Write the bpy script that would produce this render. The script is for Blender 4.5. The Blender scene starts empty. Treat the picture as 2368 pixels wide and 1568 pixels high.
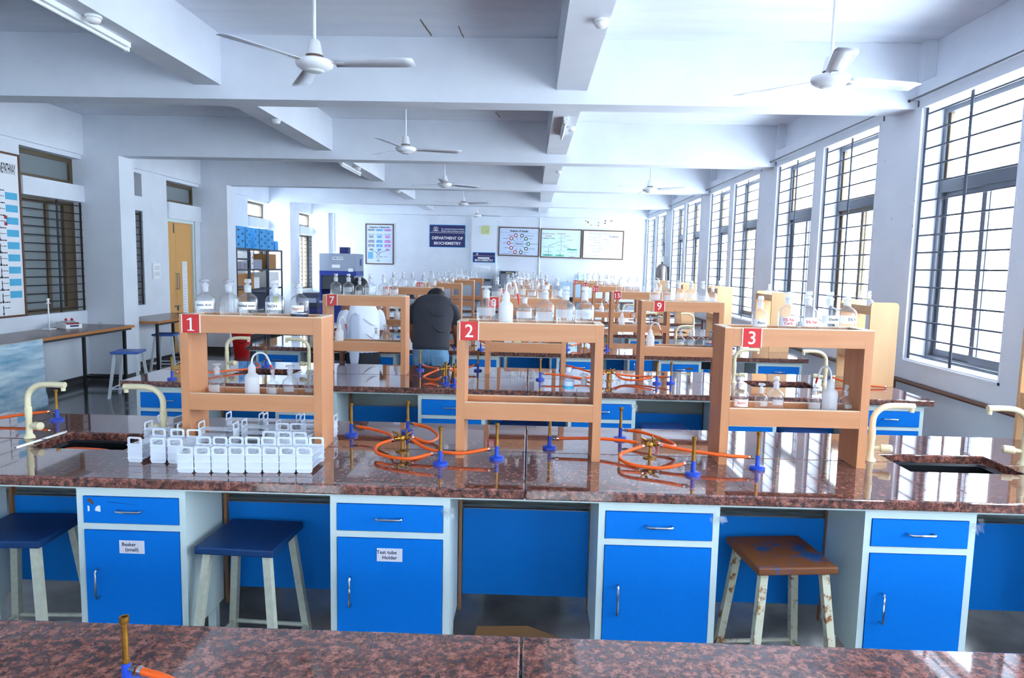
import bpy, math, random, re
from mathutils import Vector, Matrix
random.seed(7)
S = bpy.context.scene
COL = S.collection
R = math.radians

# ------------------------------------------------------------------ camera
FPX, PITCH, YAW, ROLL, CAMZ = 1603.83, .1036, -.0238, .0208, 1.7771
cam = bpy.data.cameras.new('camera')
cam.sensor_fit = 'HORIZONTAL'; cam.sensor_width = 36.0
cam.lens = FPX / 2368 * 36.0
cam.clip_start = .05; cam.clip_end = 200
cam_ob = bpy.data.objects.new('camera', cam); COL.objects.link(cam_ob)
_f = Vector((math.sin(YAW) * math.cos(PITCH), math.cos(YAW) * math.cos(PITCH), -math.sin(PITCH)))
_r = Vector((math.cos(YAW), -math.sin(YAW), 0))
_u = _r.cross(_f)
_c, _s = math.cos(ROLL), math.sin(ROLL)
_x = _r * _c + _u * _s
_y = _u * _c - _r * _s
cam_ob.matrix_world = Matrix(((_x.x, _y.x, -_f.x, 0), (_x.y, _y.y, -_f.y, 0), (_x.z, _y.z, -_f.z, CAMZ), (0, 0, 0, 1)))
S.camera = cam_ob

# ------------------------------------------------------------------ sky, exposure
w = bpy.data.worlds.new('sky'); S.world = w; w.use_nodes = True
_bg = w.node_tree.nodes['Background']
_bg.inputs[0].default_value = (.79, .905, 1.0, 1)
_bg.inputs[1].default_value = 8.0
S.view_settings.view_transform = 'Standard'
S.view_settings.look = 'None'
S.view_settings.gamma = 1
S.view_settings.use_curve_mapping = False
S.view_settings.exposure = 1.27
S.cycles.max_bounces = 8
S.cycles.diffuse_bounces = 4
S.cycles.glossy_bounces = 3
S.cycles.transmission_bounces = 4
S.cycles.transparent_max_bounces = 40
S.cycles.caustics_reflective = False
S.cycles.caustics_refractive = False
S.cycles.use_denoising = True
S.cycles.sample_clamp_indirect = 8

# ------------------------------------------------------------------ materials
MATS = {}
def lin(c):
    return tuple(((v / 255) / 12.92 if v / 255 <= .04045 else ((v / 255 + .055) / 1.055) ** 2.4) for v in c)
def mat(name, rgb, rough=.5, metal=0, spec=.5, coat=0, noise=None, bump=0, srgb=True, sub=0):
    """noise = (scale, rgb2, amount, stretch) mixes a second colour in by a noise field"""
    m = bpy.data.materials.new(name); m.use_nodes = True
    nt = m.node_tree; b = nt.nodes['Principled BSDF']
    c = lin(rgb) if srgb else rgb
    b.inputs['Base Color'].default_value = (*c, 1)
    b.inputs['Roughness'].default_value = rough
    b.inputs['Metallic'].default_value = metal
    b.inputs['Specular IOR Level'].default_value = spec
    b.inputs['Coat Weight'].default_value = coat
    if noise or bump:
        tc = nt.nodes.new('ShaderNodeTexCoord'); mp = nt.nodes.new('ShaderNodeMapping')
        nt.links.new(tc.outputs['Object'], mp.inputs[0])
        n = nt.nodes.new('ShaderNodeTexNoise'); n.inputs['Detail'].default_value = 6
        nt.links.new(mp.outputs[0], n.inputs['Vector'])
        if noise:
            sc, c2, amt, st = noise
            n.inputs['Scale'].default_value = sc
            mp.inputs['Scale'].default_value = st
            rp = nt.nodes.new('ShaderNodeValToRGB')
            rp.color_ramp.elements[0].position = .5 - .22 * (1 if amt else 1); rp.color_ramp.elements[1].position = .5 + .22
            c2 = lin(c2)
            rp.color_ramp.elements[0].color = (*c, 1)
            rp.color_ramp.elements[1].color = (*[a + (q - a) * amt for a, q in zip(c, c2)], 1)
            nt.links.new(n.outputs['Fac'], rp.inputs[0]); nt.links.new(rp.outputs[0], b.inputs['Base Color'])
        if bump:
            bp = nt.nodes.new('ShaderNodeBump'); bp.inputs['Strength'].default_value = bump; bp.inputs['Distance'].default_value = .01
            nt.links.new(n.outputs['Fac'], bp.inputs['Height']); nt.links.new(bp.outputs[0], b.inputs['Normal'])
    MATS[name] = m
    return m

mat('wall', (229, 234, 243), .75, noise=(2.2, (214, 220, 232), .7, (1, 1, 1)))
mat('ceiling', (238, 242, 250), .8, noise=(1.6, (220, 227, 240), .8, (.5, 3, 1)))
mat('pilaster', (227, 233, 243), .75)
mat('stain', (120, 104, 78), .9)
mat('floor', (62, 64, 68), .12, noise=(5, (92, 94, 96), .8, (1, 1, 1)))
mat('skirting', (70, 70, 72), .4)
mat('blue', (0, 118, 216), .42, spec=.25, noise=(60, (0, 126, 224), .5, (1, 1, 1)))
mat('blue_panel', (0, 116, 204), .42, spec=.25)
mat('stool_blue', (14, 62, 118), .45, noise=(30, (8, 46, 92), .7, (1, 1, 1)))
mat('stool_light_blue', (70, 110, 190), .4)
mat('stool_leg', (212, 214, 196), .45, noise=(40, (176, 178, 160), .5, (1, 1, 1)))
mat('stool_white', (226, 232, 236), .45)
mat('pale_frame', (214, 230, 229), .42)
mat('chrome', (200, 200, 205), .18, 1)
mat('dull_steel', (120, 122, 126), .4, .8)
mat('card', (228, 226, 238), .7)
mat('ink', (24, 22, 60), .8)
mat('black_ink', (24, 24, 26), .8)
mat('red_ink', (214, 40, 40), .8)
mat('white_paint', (240, 240, 240), .5)
mat('paper', (238, 240, 246), .7)
mat('paper_blue', (206, 220, 246), .7)
mat('paper_cyan', (214, 240, 246), .7)
mat('print_cyan', (80, 180, 220), .7)
mat('print_blue', (110, 170, 225), .7)
mat('print_grey', (150, 154, 170), .7)
mat('print_slate', (66, 76, 108), .7)
mat('print_pink', (196, 140, 210), .7)
mat('print_red', (170, 40, 50), .7)
mat('print_green', (20, 84, 72), .7)
mat('print_mint', (120, 214, 190), .7)
mat('wood_frame', (96, 62, 44), .5)
mat('navy', (34, 34, 98), .4)
mat('edge_cyan', (70, 180, 235), .4)
mat('red_plate', (206, 30, 32), .35)
mat('wood_edge', (232, 208, 178), .5)
mat('end_wood', (232, 190, 142), .5, noise=(9, (220, 172, 122), .6, (1, 1, .15)))
mat('door_wood', (222, 168, 96), .5, noise=(8, (206, 150, 80), .5, (6, 6, .5)))
mat('table_wood', (110, 72, 52), .25, noise=(8, (84, 52, 40), .6, (1, .3, 1)))
mat('table_edge', (190, 120, 60), .4)
mat('black_metal', (34, 34, 38), .4, .3)
mat('grill', (72, 80, 96), .45, .2)
mat('alu_dark', (98, 102, 112), .4, .3)
mat('frame_brown', (92, 78, 58), .5)
mat('white_plastic', (240, 243, 246), .35)
mat('rack_plastic', (222, 229, 241), .4)
mat('cream_tap', (226, 216, 178), .32)
mat('brass', (176, 128, 52), .3, .85, noise=(60, (120, 82, 34), .7, (1, 1, 1)))
mat('burner_blue', (30, 74, 190), .3)
mat('hose', (240, 96, 22), .35)
mat('sink_black', (26, 27, 31), .25)
mat('fan_white', (232, 234, 238), .3)
mat('fan_blade', (222, 228, 238), .22)
mat('rust_pipe', (112, 78, 62), .6)
mat('pvc', (226, 230, 232), .4)
mat('batten', (150, 108, 76), .6)
mat('shelf_grey', (58, 62, 76), .4)
mat('box_blue', (60, 160, 224), .5)
mat('box_white', (232, 232, 234), .6)
mat('box_brown', (166, 118, 66), .6)
mat('box_dark', (40, 46, 66), .5)
mat('hood_grey', (150, 158, 176), .45)
mat('hood_blue', (30, 54, 140), .4)
mat('oven_grey', (128, 136, 150), .45)
mat('light_box', (186, 214, 232), .4)
mat('clock_face', (206, 214, 150), .5)
mat('clock_rim', (222, 224, 190), .45)
mat('bin_red', (214, 22, 26), .3)
mat('skin', (150, 100, 78), .5)
mat('hair', (18, 17, 20), .5)
mat('shirt_black', (54, 55, 64), .85, bump=.3)
mat('jeans', (116, 160, 194), .85, noise=(14, (78, 118, 152), .8, (1, 1, .4)), bump=.4)
mat('coat', (232, 238, 250), .7, bump=.3)
mat('trousers', (28, 30, 42), .8)
mat('scarf', (176, 186, 206), .8)
mat('shoe', (30, 28, 28), .5)
mat('sheet_plastic', (222, 240, 245), .12, noise=(5, (60, 140, 184), .9, (1, .4, 2.4)))
mat('left_glass', (128, 136, 140), .12)
mat('dark_glass', (60, 66, 72), .1)
mat('apparatus', (120, 112, 110), .35, .6)
mat('lcd', (30, 40, 90), .3)
mat('liquid_dark', (20, 30, 70), .2)
mat('film', (200, 205, 208), .2)
mat('rubber_dark', (50, 52, 60), .6)

def wood(name, st):
    m = mat(name, (204, 143, 100), .42, noise=(26, (188, 124, 80), .8, st))
    return m
wood('wood_x', (.08, 1, 1)); wood('wood_z', (1, 1, .06)); wood('wood_y', (1, .08, 1))

def granite():
    m = bpy.data.materials.new('granite'); m.use_nodes = True; nt = m.node_tree
    b = nt.nodes['Principled BSDF']
    tc = nt.nodes.new('ShaderNodeTexCoord')
    n1 = nt.nodes.new('ShaderNodeTexNoise'); n1.inputs['Scale'].default_value = 44; n1.inputs['Detail'].default_value = 5; n1.inputs['Roughness'].default_value = .62
    v = nt.nodes.new('ShaderNodeTexVoronoi'); v.inputs['Scale'].default_value = 55; v.inputs['Randomness'].default_value = 1
    n2 = nt.nodes.new('ShaderNodeTexNoise'); n2.inputs['Scale'].default_value = 150; n2.inputs['Detail'].default_value = 3
    for q in (n1, v, n2): nt.links.new(tc.outputs['Object'], q.inputs['Vector'])
    r1 = nt.nodes.new('ShaderNodeValToRGB'); e = r1.color_ramp.elements
    e[0].position = .36; e[0].color = (*lin((42, 38, 43)), 1)
    e[1].position = .62; e[1].color = (*lin((176, 116, 100)), 1)
    k = e.new(.47); k.color = (*lin((88, 58, 54)), 1)
    k = e.new(.54); k.color = (*lin((136, 80, 66)), 1)
    nt.links.new(n1.outputs['Fac'], r1.inputs[0])
    r2 = nt.nodes.new('ShaderNodeValToRGB'); e = r2.color_ramp.elements
    e[0].position = .0; e[0].color = (*lin((176, 116, 100)), 1); e[1].position = .8; e[1].color = (*lin((70, 52, 54)), 1)
    nt.links.new(v.outputs['Distance'], r2.inputs[0])
    mx = nt.nodes.new('ShaderNodeMix'); mx.data_type = 'RGBA'; mx.inputs[0].default_value = .35
    nt.links.new(r1.outputs[0], mx.inputs[6]); nt.links.new(r2.outputs[0], mx.inputs[7])
    r3 = nt.nodes.new('ShaderNodeValToRGB'); e = r3.color_ramp.elements
    e[0].position = .40; e[0].color = (.12, .12, .14, 1); e[1].position = .5; e[1].color = (1, 1, 1, 1)
    nt.links.new(n2.outputs['Fac'], r3.inputs[0])
    v2 = nt.nodes.new('ShaderNodeTexVoronoi'); v2.inputs['Scale'].default_value = 34
    wn = nt.nodes.new('ShaderNodeTexNoise'); wn.inputs['Scale'].default_value = 60; wn.inputs['Detail'].default_value = 2
    nt.links.new(tc.outputs['Object'], wn.inputs['Vector'])
    va = nt.nodes.new('ShaderNodeVectorMath'); va.operation = 'MULTIPLY_ADD'; va.inputs[1].default_value = (.022, .022, .022)
    nt.links.new(wn.outputs['Color'], va.inputs[0]); nt.links.new(tc.outputs['Object'], va.inputs[2]); nt.links.new(va.outputs[0], v2.inputs['Vector'])
    sx = nt.nodes.new('ShaderNodeSeparateColor'); nt.links.new(v2.outputs['Color'], sx.inputs[0])
    rc = nt.nodes.new('ShaderNodeValToRGB'); e = rc.color_ramp.elements
    e[0].position = .58; e[0].color = (0, 0, 0, 1); e[1].position = 1.0; e[1].color = (.85, .85, .85, 1)
    nt.links.new(sx.outputs[0], rc.inputs[0])
    rd_ = nt.nodes.new('ShaderNodeValToRGB'); e = rd_.color_ramp.elements
    e[0].position = .36; e[0].color = (1, 1, 1, 1); e[1].position = .56; e[1].color = (0, 0, 0, 1)
    nt.links.new(v2.outputs['Distance'], rd_.inputs[0])
    mm = nt.nodes.new('ShaderNodeMath'); mm.operation = 'MULTIPLY'; nt.links.new(rc.outputs[0], mm.inputs[0]); nt.links.new(rd_.outputs[0], mm.inputs[1])
    cr = nt.nodes.new('ShaderNodeMix'); cr.data_type = 'RGBA'; cr.inputs[7].default_value = (*lin((172, 112, 98)), 1)
    nt.links.new(mm.outputs[0], cr.inputs[0]); nt.links.new(mx.outputs[2], cr.inputs[6]); mx = cr
    m2 = nt.nodes.new('ShaderNodeMix'); m2.data_type = 'RGBA'; m2.blend_type = 'MULTIPLY'; m2.inputs[0].default_value = .6
    nt.links.new(mx.outputs[2], m2.inputs[6]); nt.links.new(r3.outputs[0], m2.inputs[7])
    nt.links.new(m2.outputs[2], b.inputs['Base Color'])
    b.inputs['Roughness'].default_value = .05
    b.inputs['Specular IOR Level'].default_value = .62
    b.inputs['Coat Weight'].default_value = .6; b.inputs['Coat Roughness'].default_value = .015
    MATS['granite'] = m
granite()

def rusty(name, base, rust, lo, hi, scale=9):
    m = bpy.data.materials.new(name); m.use_nodes = True; nt = m.node_tree; b = nt.nodes['Principled BSDF']
    tc = nt.nodes.new('ShaderNodeTexCoord'); n = nt.nodes.new('ShaderNodeTexNoise')
    n.inputs['Scale'].default_value = scale; n.inputs['Detail'].default_value = 8; n.inputs['Roughness'].default_value = .7
    nt.links.new(tc.outputs['Object'], n.inputs['Vector'])
    r = nt.nodes.new('ShaderNodeValToRGB'); e = r.color_ramp.elements
    e[0].position = lo; e[0].color = (*lin(base), 1); e[1].position = hi; e[1].color = (*lin(rust), 1)
    nt.links.new(n.outputs['Fac'], r.inputs[0]); nt.links.new(r.outputs[0], b.inputs['Base Color'])
    b.inputs['Roughness'].default_value = .6
    MATS[name] = m
rusty('rust_seat', (24, 76, 130), (116, 66, 32), .40, .47, 7)
rusty('rust_leg', (214, 210, 186), (150, 92, 34), .54, .62, 22)

def clear(name, tint, white, fres, rough=.03, body=(.9, .95, 1), expo=4.0):
    """thin clear wall: mostly see-through, a little milky, Fresnel gloss"""
    m = bpy.data.materials.new(name); m.use_nodes = True; nt = m.node_tree; nt.nodes.clear()
    o = nt.nodes.new('ShaderNodeOutputMaterial'); t = nt.nodes.new('ShaderNodeBsdfTransparent'); t.inputs[0].default_value = (*tint, 1)
    d = nt.nodes.new('ShaderNodeBsdfTranslucent'); d.inputs[0].default_value = (*body, 1)
    d2 = nt.nodes.new('ShaderNodeBsdfDiffuse'); d2.inputs[0].default_value = (*body, 1)
    md = nt.nodes.new('ShaderNodeMixShader'); md.inputs[0].default_value = .5
    nt.links.new(d.outputs[0], md.inputs[1]); nt.links.new(d2.outputs[0], md.inputs[2])
    mx = nt.nodes.new('ShaderNodeMixShader'); mx.inputs[0].default_value = white
    nt.links.new(t.outputs[0], mx.inputs[1]); nt.links.new(md.outputs[0], mx.inputs[2])
    g = nt.nodes.new('ShaderNodeBsdfGlossy'); g.inputs['Roughness'].default_value = rough
    lw = nt.nodes.new('ShaderNodeLayerWeight'); lw.inputs[0].default_value = .5
    pw = nt.nodes.new('ShaderNodeMath'); pw.operation = 'POWER'; pw.inputs[1].default_value = expo
    nt.links.new(lw.outputs['Facing'], pw.inputs[0])
    ma = nt.nodes.new('ShaderNodeMath'); ma.operation = 'MULTIPLY_ADD'; ma.inputs[1].default_value = fres; ma.inputs[2].default_value = .03
    nt.links.new(pw.outputs[0], ma.inputs[0])
    m2 = nt.nodes.new('ShaderNodeMixShader'); nt.links.new(ma.outputs[0], m2.inputs[0])
    nt.links.new(mx.outputs[0], m2.inputs[1]); nt.links.new(g.outputs[0], m2.inputs[2])
    nt.links.new(m2.outputs[0], o.inputs[0])
    MATS[name] = m
clear('window_glass', (.97, .985, 1), .0, .35)
clear('glass', (.975, .985, .99), .045, 1.0, .02, (.97, .98, 1), 2.6)
clear('faded_label', (.96, .97, .98), .5, .2, .3)
clear('frosted', (.95, .96, .98), .42, .6, .1, (.97, .98, 1), 2.6)
clear('pet', (.95, .97, 1), .06, .35)
clear('ldpe', (.8, .82, .84), .82, .25, .25, (.95, .96, .98))
clear('cling_film', (.95, .96, .96), .12, .5, .1)

# ------------------------------------------------------------------ mesh helpers
NUM = {n: w for n, w in enumerate('zero one two three four five six seven eight nine ten eleven twelve thirteen fourteen fifteen sixteen seventeen eighteen nineteen twenty twenty-one twenty-two twenty-three twenty-four twenty-five twenty-six twenty-seven twenty-eight twenty-nine thirty thirty-one thirty-two thirty-three'.split())}
class MB:
    def __init__(s): s.v = []; s.f = []; s.m = []; s.sm = []
    def add(s, vs, fs, mi=0, smooth=False):
        o = len(s.v); s.v += [tuple(p) for p in vs]
        for f in fs: s.f.append(tuple(i + o for i in f)); s.m.append(mi); s.sm.append(smooth)
        return s
    def box(s, x0, x1, y0, y1, z0, z1, mi=0):
        return s.add([(x0, y0, z0), (x1, y0, z0), (x1, y1, z0), (x0, y1, z0), (x0, y0, z1), (x1, y0, z1), (x1, y1, z1), (x0, y1, z1)],
                     [(0, 3, 2, 1), (4, 5, 6, 7), (0, 1, 5, 4), (1, 2, 6, 5), (2, 3, 7, 6), (3, 0, 4, 7)], mi)
    def lathe(s, prof, n=16, c=(0, 0, 0), mi=0, smooth=True, cap0=False, cap1=False):
        vs = []; fs = []
        for r, z in prof:
            for i in range(n):
                a = 2 * math.pi * i / n
                vs.append((c[0] + r * math.cos(a), c[1] + r * math.sin(a), c[2] + z))
        for k in range(len(prof) - 1):
            for i in range(n):
                j = (i + 1) % n
                fs.append((k * n + i, k * n + j, (k + 1) * n + j, (k + 1) * n + i))
        if cap0: fs.append(tuple(range(n))[::-1])
        if cap1: fs.append(tuple((len(prof) - 1) * n + i for i in range(n)))
        return s.add(vs, fs, mi, smooth)
    def tube(s, pts, r, n=8, mi=0, caps=True, smooth=True):
        pts = [Vector(p) for p in pts]; vs = []; fs = []
        rr = r if isinstance(r, (list, tuple)) else [r] * len(pts)
        up = None
        for k, p in enumerate(pts):
            t = (pts[min(k + 1, len(pts) - 1)] - pts[max(k - 1, 0)]).normalized()
            if up is None:
                up = Vector((0, 0, 1)) if abs(t.z) < .9 else Vector((1, 0, 0))
            b = t.cross(up).normalized(); up = b.cross(t).normalized()
            for i in range(n):
                a = 2 * math.pi * i / n
                vs.append(p + (b * math.cos(a) + up * math.sin(a)) * rr[k])
        for k in range(len(pts) - 1):
            for i in range(n):
                j = (i + 1) % n
                fs.append((k * n + i, k * n + j, (k + 1) * n + j, (k + 1) * n + i))
        if caps:
            fs.append(tuple(range(n))[::-1]); fs.append(tuple((len(pts) - 1) * n + i for i in range(n)))
        return s.add(vs, fs, mi, smooth)
    def cyl(s, p0, p1, r, n=12, mi=0, r1=None):
        return s.tube([p0, p1], [r, r if r1 is None else r1], n, mi)
    def prism(s, poly, d0, d1, plane='xz', mi=0):
        n = len(poly)
        def P(a, b, d):
            return {'xz': (a, d, b), 'xy': (a, b, d), 'yz': (d, a, b)}[plane]
        vs = [P(a, b, d0) for a, b in poly] + [P(a, b, d1) for a, b in poly]
        fs = [tuple(range(n)), tuple(range(2 * n - 1, n - 1, -1))]
        fs += [(i, n + i, n + (i + 1) % n, (i + 1) % n) for i in range(n)]
        return s.add(vs, fs, mi)
    def ring(s, outer, inner, d0, d1, plane='xz', mi=0):
        """plate with one hole; outer and inner have the same number of points"""
        n = len(outer)
        def P(a, b, d):
            return {'xz': (a, d, b), 'xy': (a, b, d), 'yz': (d, a, b)}[plane]
        vs = [P(*p, d0) for p in outer] + [P(*p, d0) for p in inner] + [P(*p, d1) for p in outer] + [P(*p, d1) for p in inner]
        fs = []
        for i in range(n):
            j = (i + 1) % n
            fs += [(i, j, n + j, n + i), (2 * n + i, 3 * n + i, 3 * n + j, 2 * n + j), (i, 2 * n + i, 2 * n + j, j), (n + i, n + j, 3 * n + j, 3 * n + i)]
        return s.add(vs, fs, mi)
    def join(s, other, mi=None):
        o = len(s.v); s.v += other.v
        for f, m, q in zip(other.f, other.m, other.sm): s.f.append(tuple(i + o for i in f)); s.m.append(m if mi is None else mi); s.sm.append(q)
        return s
    def xf(s, M):
        s.v = [tuple(M @ Vector(p)) for p in s.v]; return s
    def mesh(s, name, mats):
        me = bpy.data.meshes.new(name)
        me.from_pydata(s.v, [], s.f)
        for m in (mats if isinstance(mats, (list, tuple)) else [mats]): me.materials.append(MATS[m])
        me.polygons.foreach_set('material_index', s.m)
        me.polygons.foreach_set('use_smooth', s.sm)
        me.update()
        import bmesh
        bm = bmesh.new(); bm.from_mesh(me); bmesh.ops.recalc_face_normals(bm, faces=bm.faces); bm.to_mesh(me); bm.free()
        if any(s.sm): me.set_sharp_from_angle(angle=R(42))
        return me

def obj(name, mb, mats, parent=None, loc=(0, 0, 0), rot=(0, 0, 0), label=None):
    me = mb if isinstance(mb, bpy.types.Mesh) else mb.mesh(name, mats)
    o = bpy.data.objects.new(name, me); COL.objects.link(o)
    o.parent = parent; o.location = loc; o.rotation_euler = rot
    if label: o['label'] = label
    return o
def tag(o, label, cat, group=None, kind=None):
    w_ = lambda k: NUM[int(k)]
    label = re.sub(r'(shelf|numbered|plate|shelves) (\d+)', lambda q: q[1] + ' ' + w_(q[2]), label)
    label = re.sub(r'(shelves \S+) (and|to) (\d+)', lambda q: q[1] + ' ' + q[2] + ' ' + w_(q[3]), label)
    o['label'] = label; o['category'] = cat
    if group: o['group'] = group
    if kind: o['kind'] = kind
    return o
def thing(name, label, cat, loc=(0, 0, 0), rot=(0, 0, 0), group=None, kind=None):
    o = bpy.data.objects.new(name, None); COL.objects.link(o); o.empty_display_size = .1
    o.location = loc; o.rotation_euler = rot
    return tag(o, label, cat, group, kind)
def bevel(o, wd=.004, seg=2):
    b = o.modifiers.new('bevel', 'BEVEL'); b.width = wd; b.segments = seg; b.limit_method = 'ANGLE'; b.angle_limit = R(40)
    return o
_txt = {}
def text_mb(body, size, align='CENTER', bold=0):
    """flat lettering in the xz plane facing -y, centred on the origin"""
    key = (body, size, align, bold)
    if key not in _txt:
        cu = bpy.data.curves.new('lettering', 'FONT'); cu.body = body; cu.size = size
        cu.align_x = align; cu.align_y = 'CENTER'; cu.offset = bold; cu.resolution_u = 3; cu.space_line = .95
        t = bpy.data.objects.new('lettering', cu); COL.objects.link(t)
        dg = bpy.context.evaluated_depsgraph_get()
        me = bpy.data.meshes.new_from_object(t.evaluated_get(dg))
        mb = MB(); mb.add([(v.co.x, 0, v.co.y) for v in me.vertices], [tuple(p.vertices) for p in me.polygons])
        bpy.data.objects.remove(t); bpy.data.curves.remove(cu); bpy.data.meshes.remove(me)
        _txt[key] = mb
    m = MB(); m.join(_txt[key]); return m
def rotz(a): return Matrix.Rotation(a, 4, 'Z')
def tr(x, y, z): return Matrix.Translation((x, y, z))
ORD = ['first', 'second', 'third', 'fourth', 'fifth', 'sixth', 'seventh', 'eighth', 'ninth', 'tenth', 'eleventh', 'twelfth']

# ------------------------------------------------------------------ layout numbers (metres)
XW, XL, XCOL = 3.34, -6.38, -5.84          # window wall, opposite wall, column faces
YB, YF = -4.2, 20.38                       # wall behind the camera, far wall
ZC, ZB, ZLB = 3.78, 3.222, 3.341           # ceiling, cross-beam soffit, long-beam soffit
B1, BAY = 6.338, 3.51
BEAMS = [B1 + BAY * k for k in range(-3, 4)]
A1, WB, PB = 2.669, 1.1275, 2.219          # first bench front, bench depth, bench pitch
BX0, BX1 = -2.95, 2.87
ZT = .9

# ------------------------------------------------------------------ room shell
fl = obj('floor', MB().box(XL - .25, XW + .3, YB - .2, YF + .2, -.12, 0), 'floor')
tag(fl, 'dark grey polished stone floor of the laboratory', 'floor', kind='structure')

ce = thing('ceiling', 'white painted concrete ceiling with deep beams', 'ceiling', kind='structure')
obj('slab', MB().box(XL - .25, XW + .3, YB - .2, YF + .2, ZC, ZC + .15), 'ceiling', ce)
for yb in BEAMS + [YF - .26]:
    obj('cross_beam', MB().box(XCOL + .001 if yb < 20 else XL, XW - .001, yb, yb + .28 if yb < 20 else YF - .001, ZB, ZC - .001), 'wall', ce)
for x0, x1 in ((.196, .468), (-3.052, -2.80)):
    ys = [YB] + [q for yb in BEAMS for q in (yb, yb + .28)] + [YF - .26]
    for k in range(0, len(ys), 2):
        if ys[k + 1] - ys[k] > .05:
            obj('long_beam', MB().box(x0, x1, ys[k] + .001, ys[k + 1] - .001, ZLB, ZC - .001), 'wall', ce)
# thin cracks and stains running along the slab and its corners
for (x, y, dx, dy) in ((-.95, 5.9, .05, .4), (-.65, 6.05, .03, .28), (-.5, 9.3, .04, .3)):
    m = MB(); px, py = x, y
    for k in range(8):
        m.box(px, px + abs(dx) / 8 + .003, py, py + abs(dy) / 8 + .004, ZC - .004, ZC - .001); px += dx / 8 + random.uniform(-.004, .004); py += dy / 8
    obj('crack', m, 'stain', ce)

# window openings on the right wall: two per bay
WIN = []
for yb in BEAMS[:-1] + [BEAMS[-1]]:
    WIN += [(yb + .62, yb + 1.90), (yb + 2.13, yb + 3.40)]
WIN = [(max(a, YB + .3), b) for a, b in WIN if b > YB + .5]
ZS, ZH = 1.03, 3.21
m = MB()
ys = [YB - .2] + [q for a in WIN for q in a] + [YF + .2]
for k in range(0, len(ys), 2):
    m.box(XW, XW + .3, ys[k], ys[k + 1], ZS, ZH)
wr = thing('wall_right', 'white window wall with piers between barred windows', 'wall', kind='structure')
obj('piers', m, 'wall', wr)
obj('sill_wall', MB().box(XW + .03, XW + .3, YB - .2, YF + .2, 0, .86), 'wall', wr)
obj('sill_band', MB().box(XW, XW + .3, YB - .2, YF + .2, .861, ZS), 'wall', wr)
obj('lintel_band', MB().box(XW, XW + .3, YB - .2, YF + .2, ZH, 3.43), 'wall', wr)
obj('upper_wall', MB().box(XW + .1, XW + .3, YB - .2, YF + .2, 3.431, ZC - .001), 'wall', wr)
for yb in BEAMS:
    obj('beam_pier', MB().box(XW + .0, XW + .099, yb - .1, yb + .4, 3.431, ZC - .002), 'wall', wr)
# small damp marks on the piers
m = MB()
for k in range(40):
    yb = random.choice(BEAMS[2:]); y = yb + random.choice((-.12, .58)) + random.uniform(-.05, .05) if k % 2 else yb + random.uniform(-.15, .6)
    z = random.uniform(1.2, 3.1); s_ = random.uniform(.004, .012)
    m.box(XW - .0015, XW - .0005, y, y + s_, z, z + s_ * 1.6)
obj('wall_mark', m, 'stain', wr)

bar_me = {}
def right_window(n, y0, y1, bars=True):
    wdw = thing('window_%d' % n, 'tall barred window', 'window', (XW, y0, ZS), kind='structure')
    W = y1 - y0; H = ZH - ZS; xo = .19
    t = .05
    f = MB().box(xo, xo + .06, 0, t, 0, H).box(xo, xo + .06, W - t, W, 0, H).box(xo, xo + .06, t, W - t, 0, t).box(xo, xo + .06, t, W - t, H - t, H)
    f.box(xo, xo + .06, t, W - t, 1.46, 1.56)
    obj('window_frame', f, 'alu_dark', wdw)
    z0, z1 = t, 1.46
    for k, (a, b) in enumerate(((t, W * .5 + .03), (W * .5 - .03, W - t))):
        xs = xo + .005 + .028 * k
        s = MB().box(xs, xs + .024, a, a + .055, z0, z1).box(xs, xs + .024, b - .055, b, z0, z1).box(xs, xs + .024, a + .055, b - .055, z0, z0 + .06).box(xs, xs + .024, a + .055, b - .055, z1 - .05, z1)
        sash = obj('sash', s, 'frame_brown' if n % 2 else 'alu_dark', wdw)
        obj('pane', MB().box(xs + .01, xs + .014, a + .055, b - .055, z0 + .06, z1 - .05), 'window_glass', sash)
    obj('pane', MB().box(xo + .028, xo + .032, t, W - t, 1.56, H - t), 'window_glass', wdw)
    s = MB().box(xo + .018, xo + .05, t, t + .03, 1.56, H - t).box(xo + .018, xo + .05, W - t - .03, W - t, 1.56, H - t)
    obj('transom_frame', s, 'frame_brown', wdw)
    obj('sill_plate', MB().box(.012, xo + .1, .002, W - .002, .0, .012), 'wall', wdw)
    if bars:
        key = round(W, 3)
        if key not in bar_me:
            bar_me[key] = MB().tube([(0, .006, 0), (0, W - .006, 0)], .0086, 6).mesh('bar', 'grill')
        nb = 15
        for k in range(nb):
            obj('bar', bar_me[key], None, wdw, (.045, 0, .055 + k * (H - .11) / (nb - 1)))
        for yy, wd in ((.004, .035), (W / 2 - .016, .035), (W - .039, .035)):
            obj('upright', MB().box(.034, .04, yy, yy + wd, .013, H - .003), 'grill', wdw)
        obj('reveal_edge', MB().box(-.004, .01, -.02, -.001, -.02, H + .02).box(-.004, .01, -.02, W + .02, -.02, -.001), 'wall', wdw)
    return wdw
vis = [k for k, (a, b) in enumerate(WIN) if b > 3.3]
for k, (a, b) in enumerate(WIN):
    o = right_window(k + 1, a, b, b > 3.0)
    i = len(WIN) - k
    o['label'] = ('tall barred daylight window in the bright wall, %s counted from the far wall' % ORD[i - 1]) if i <= 12 else 'daylight window of the bright wall behind the camera, number %d' % k
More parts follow.
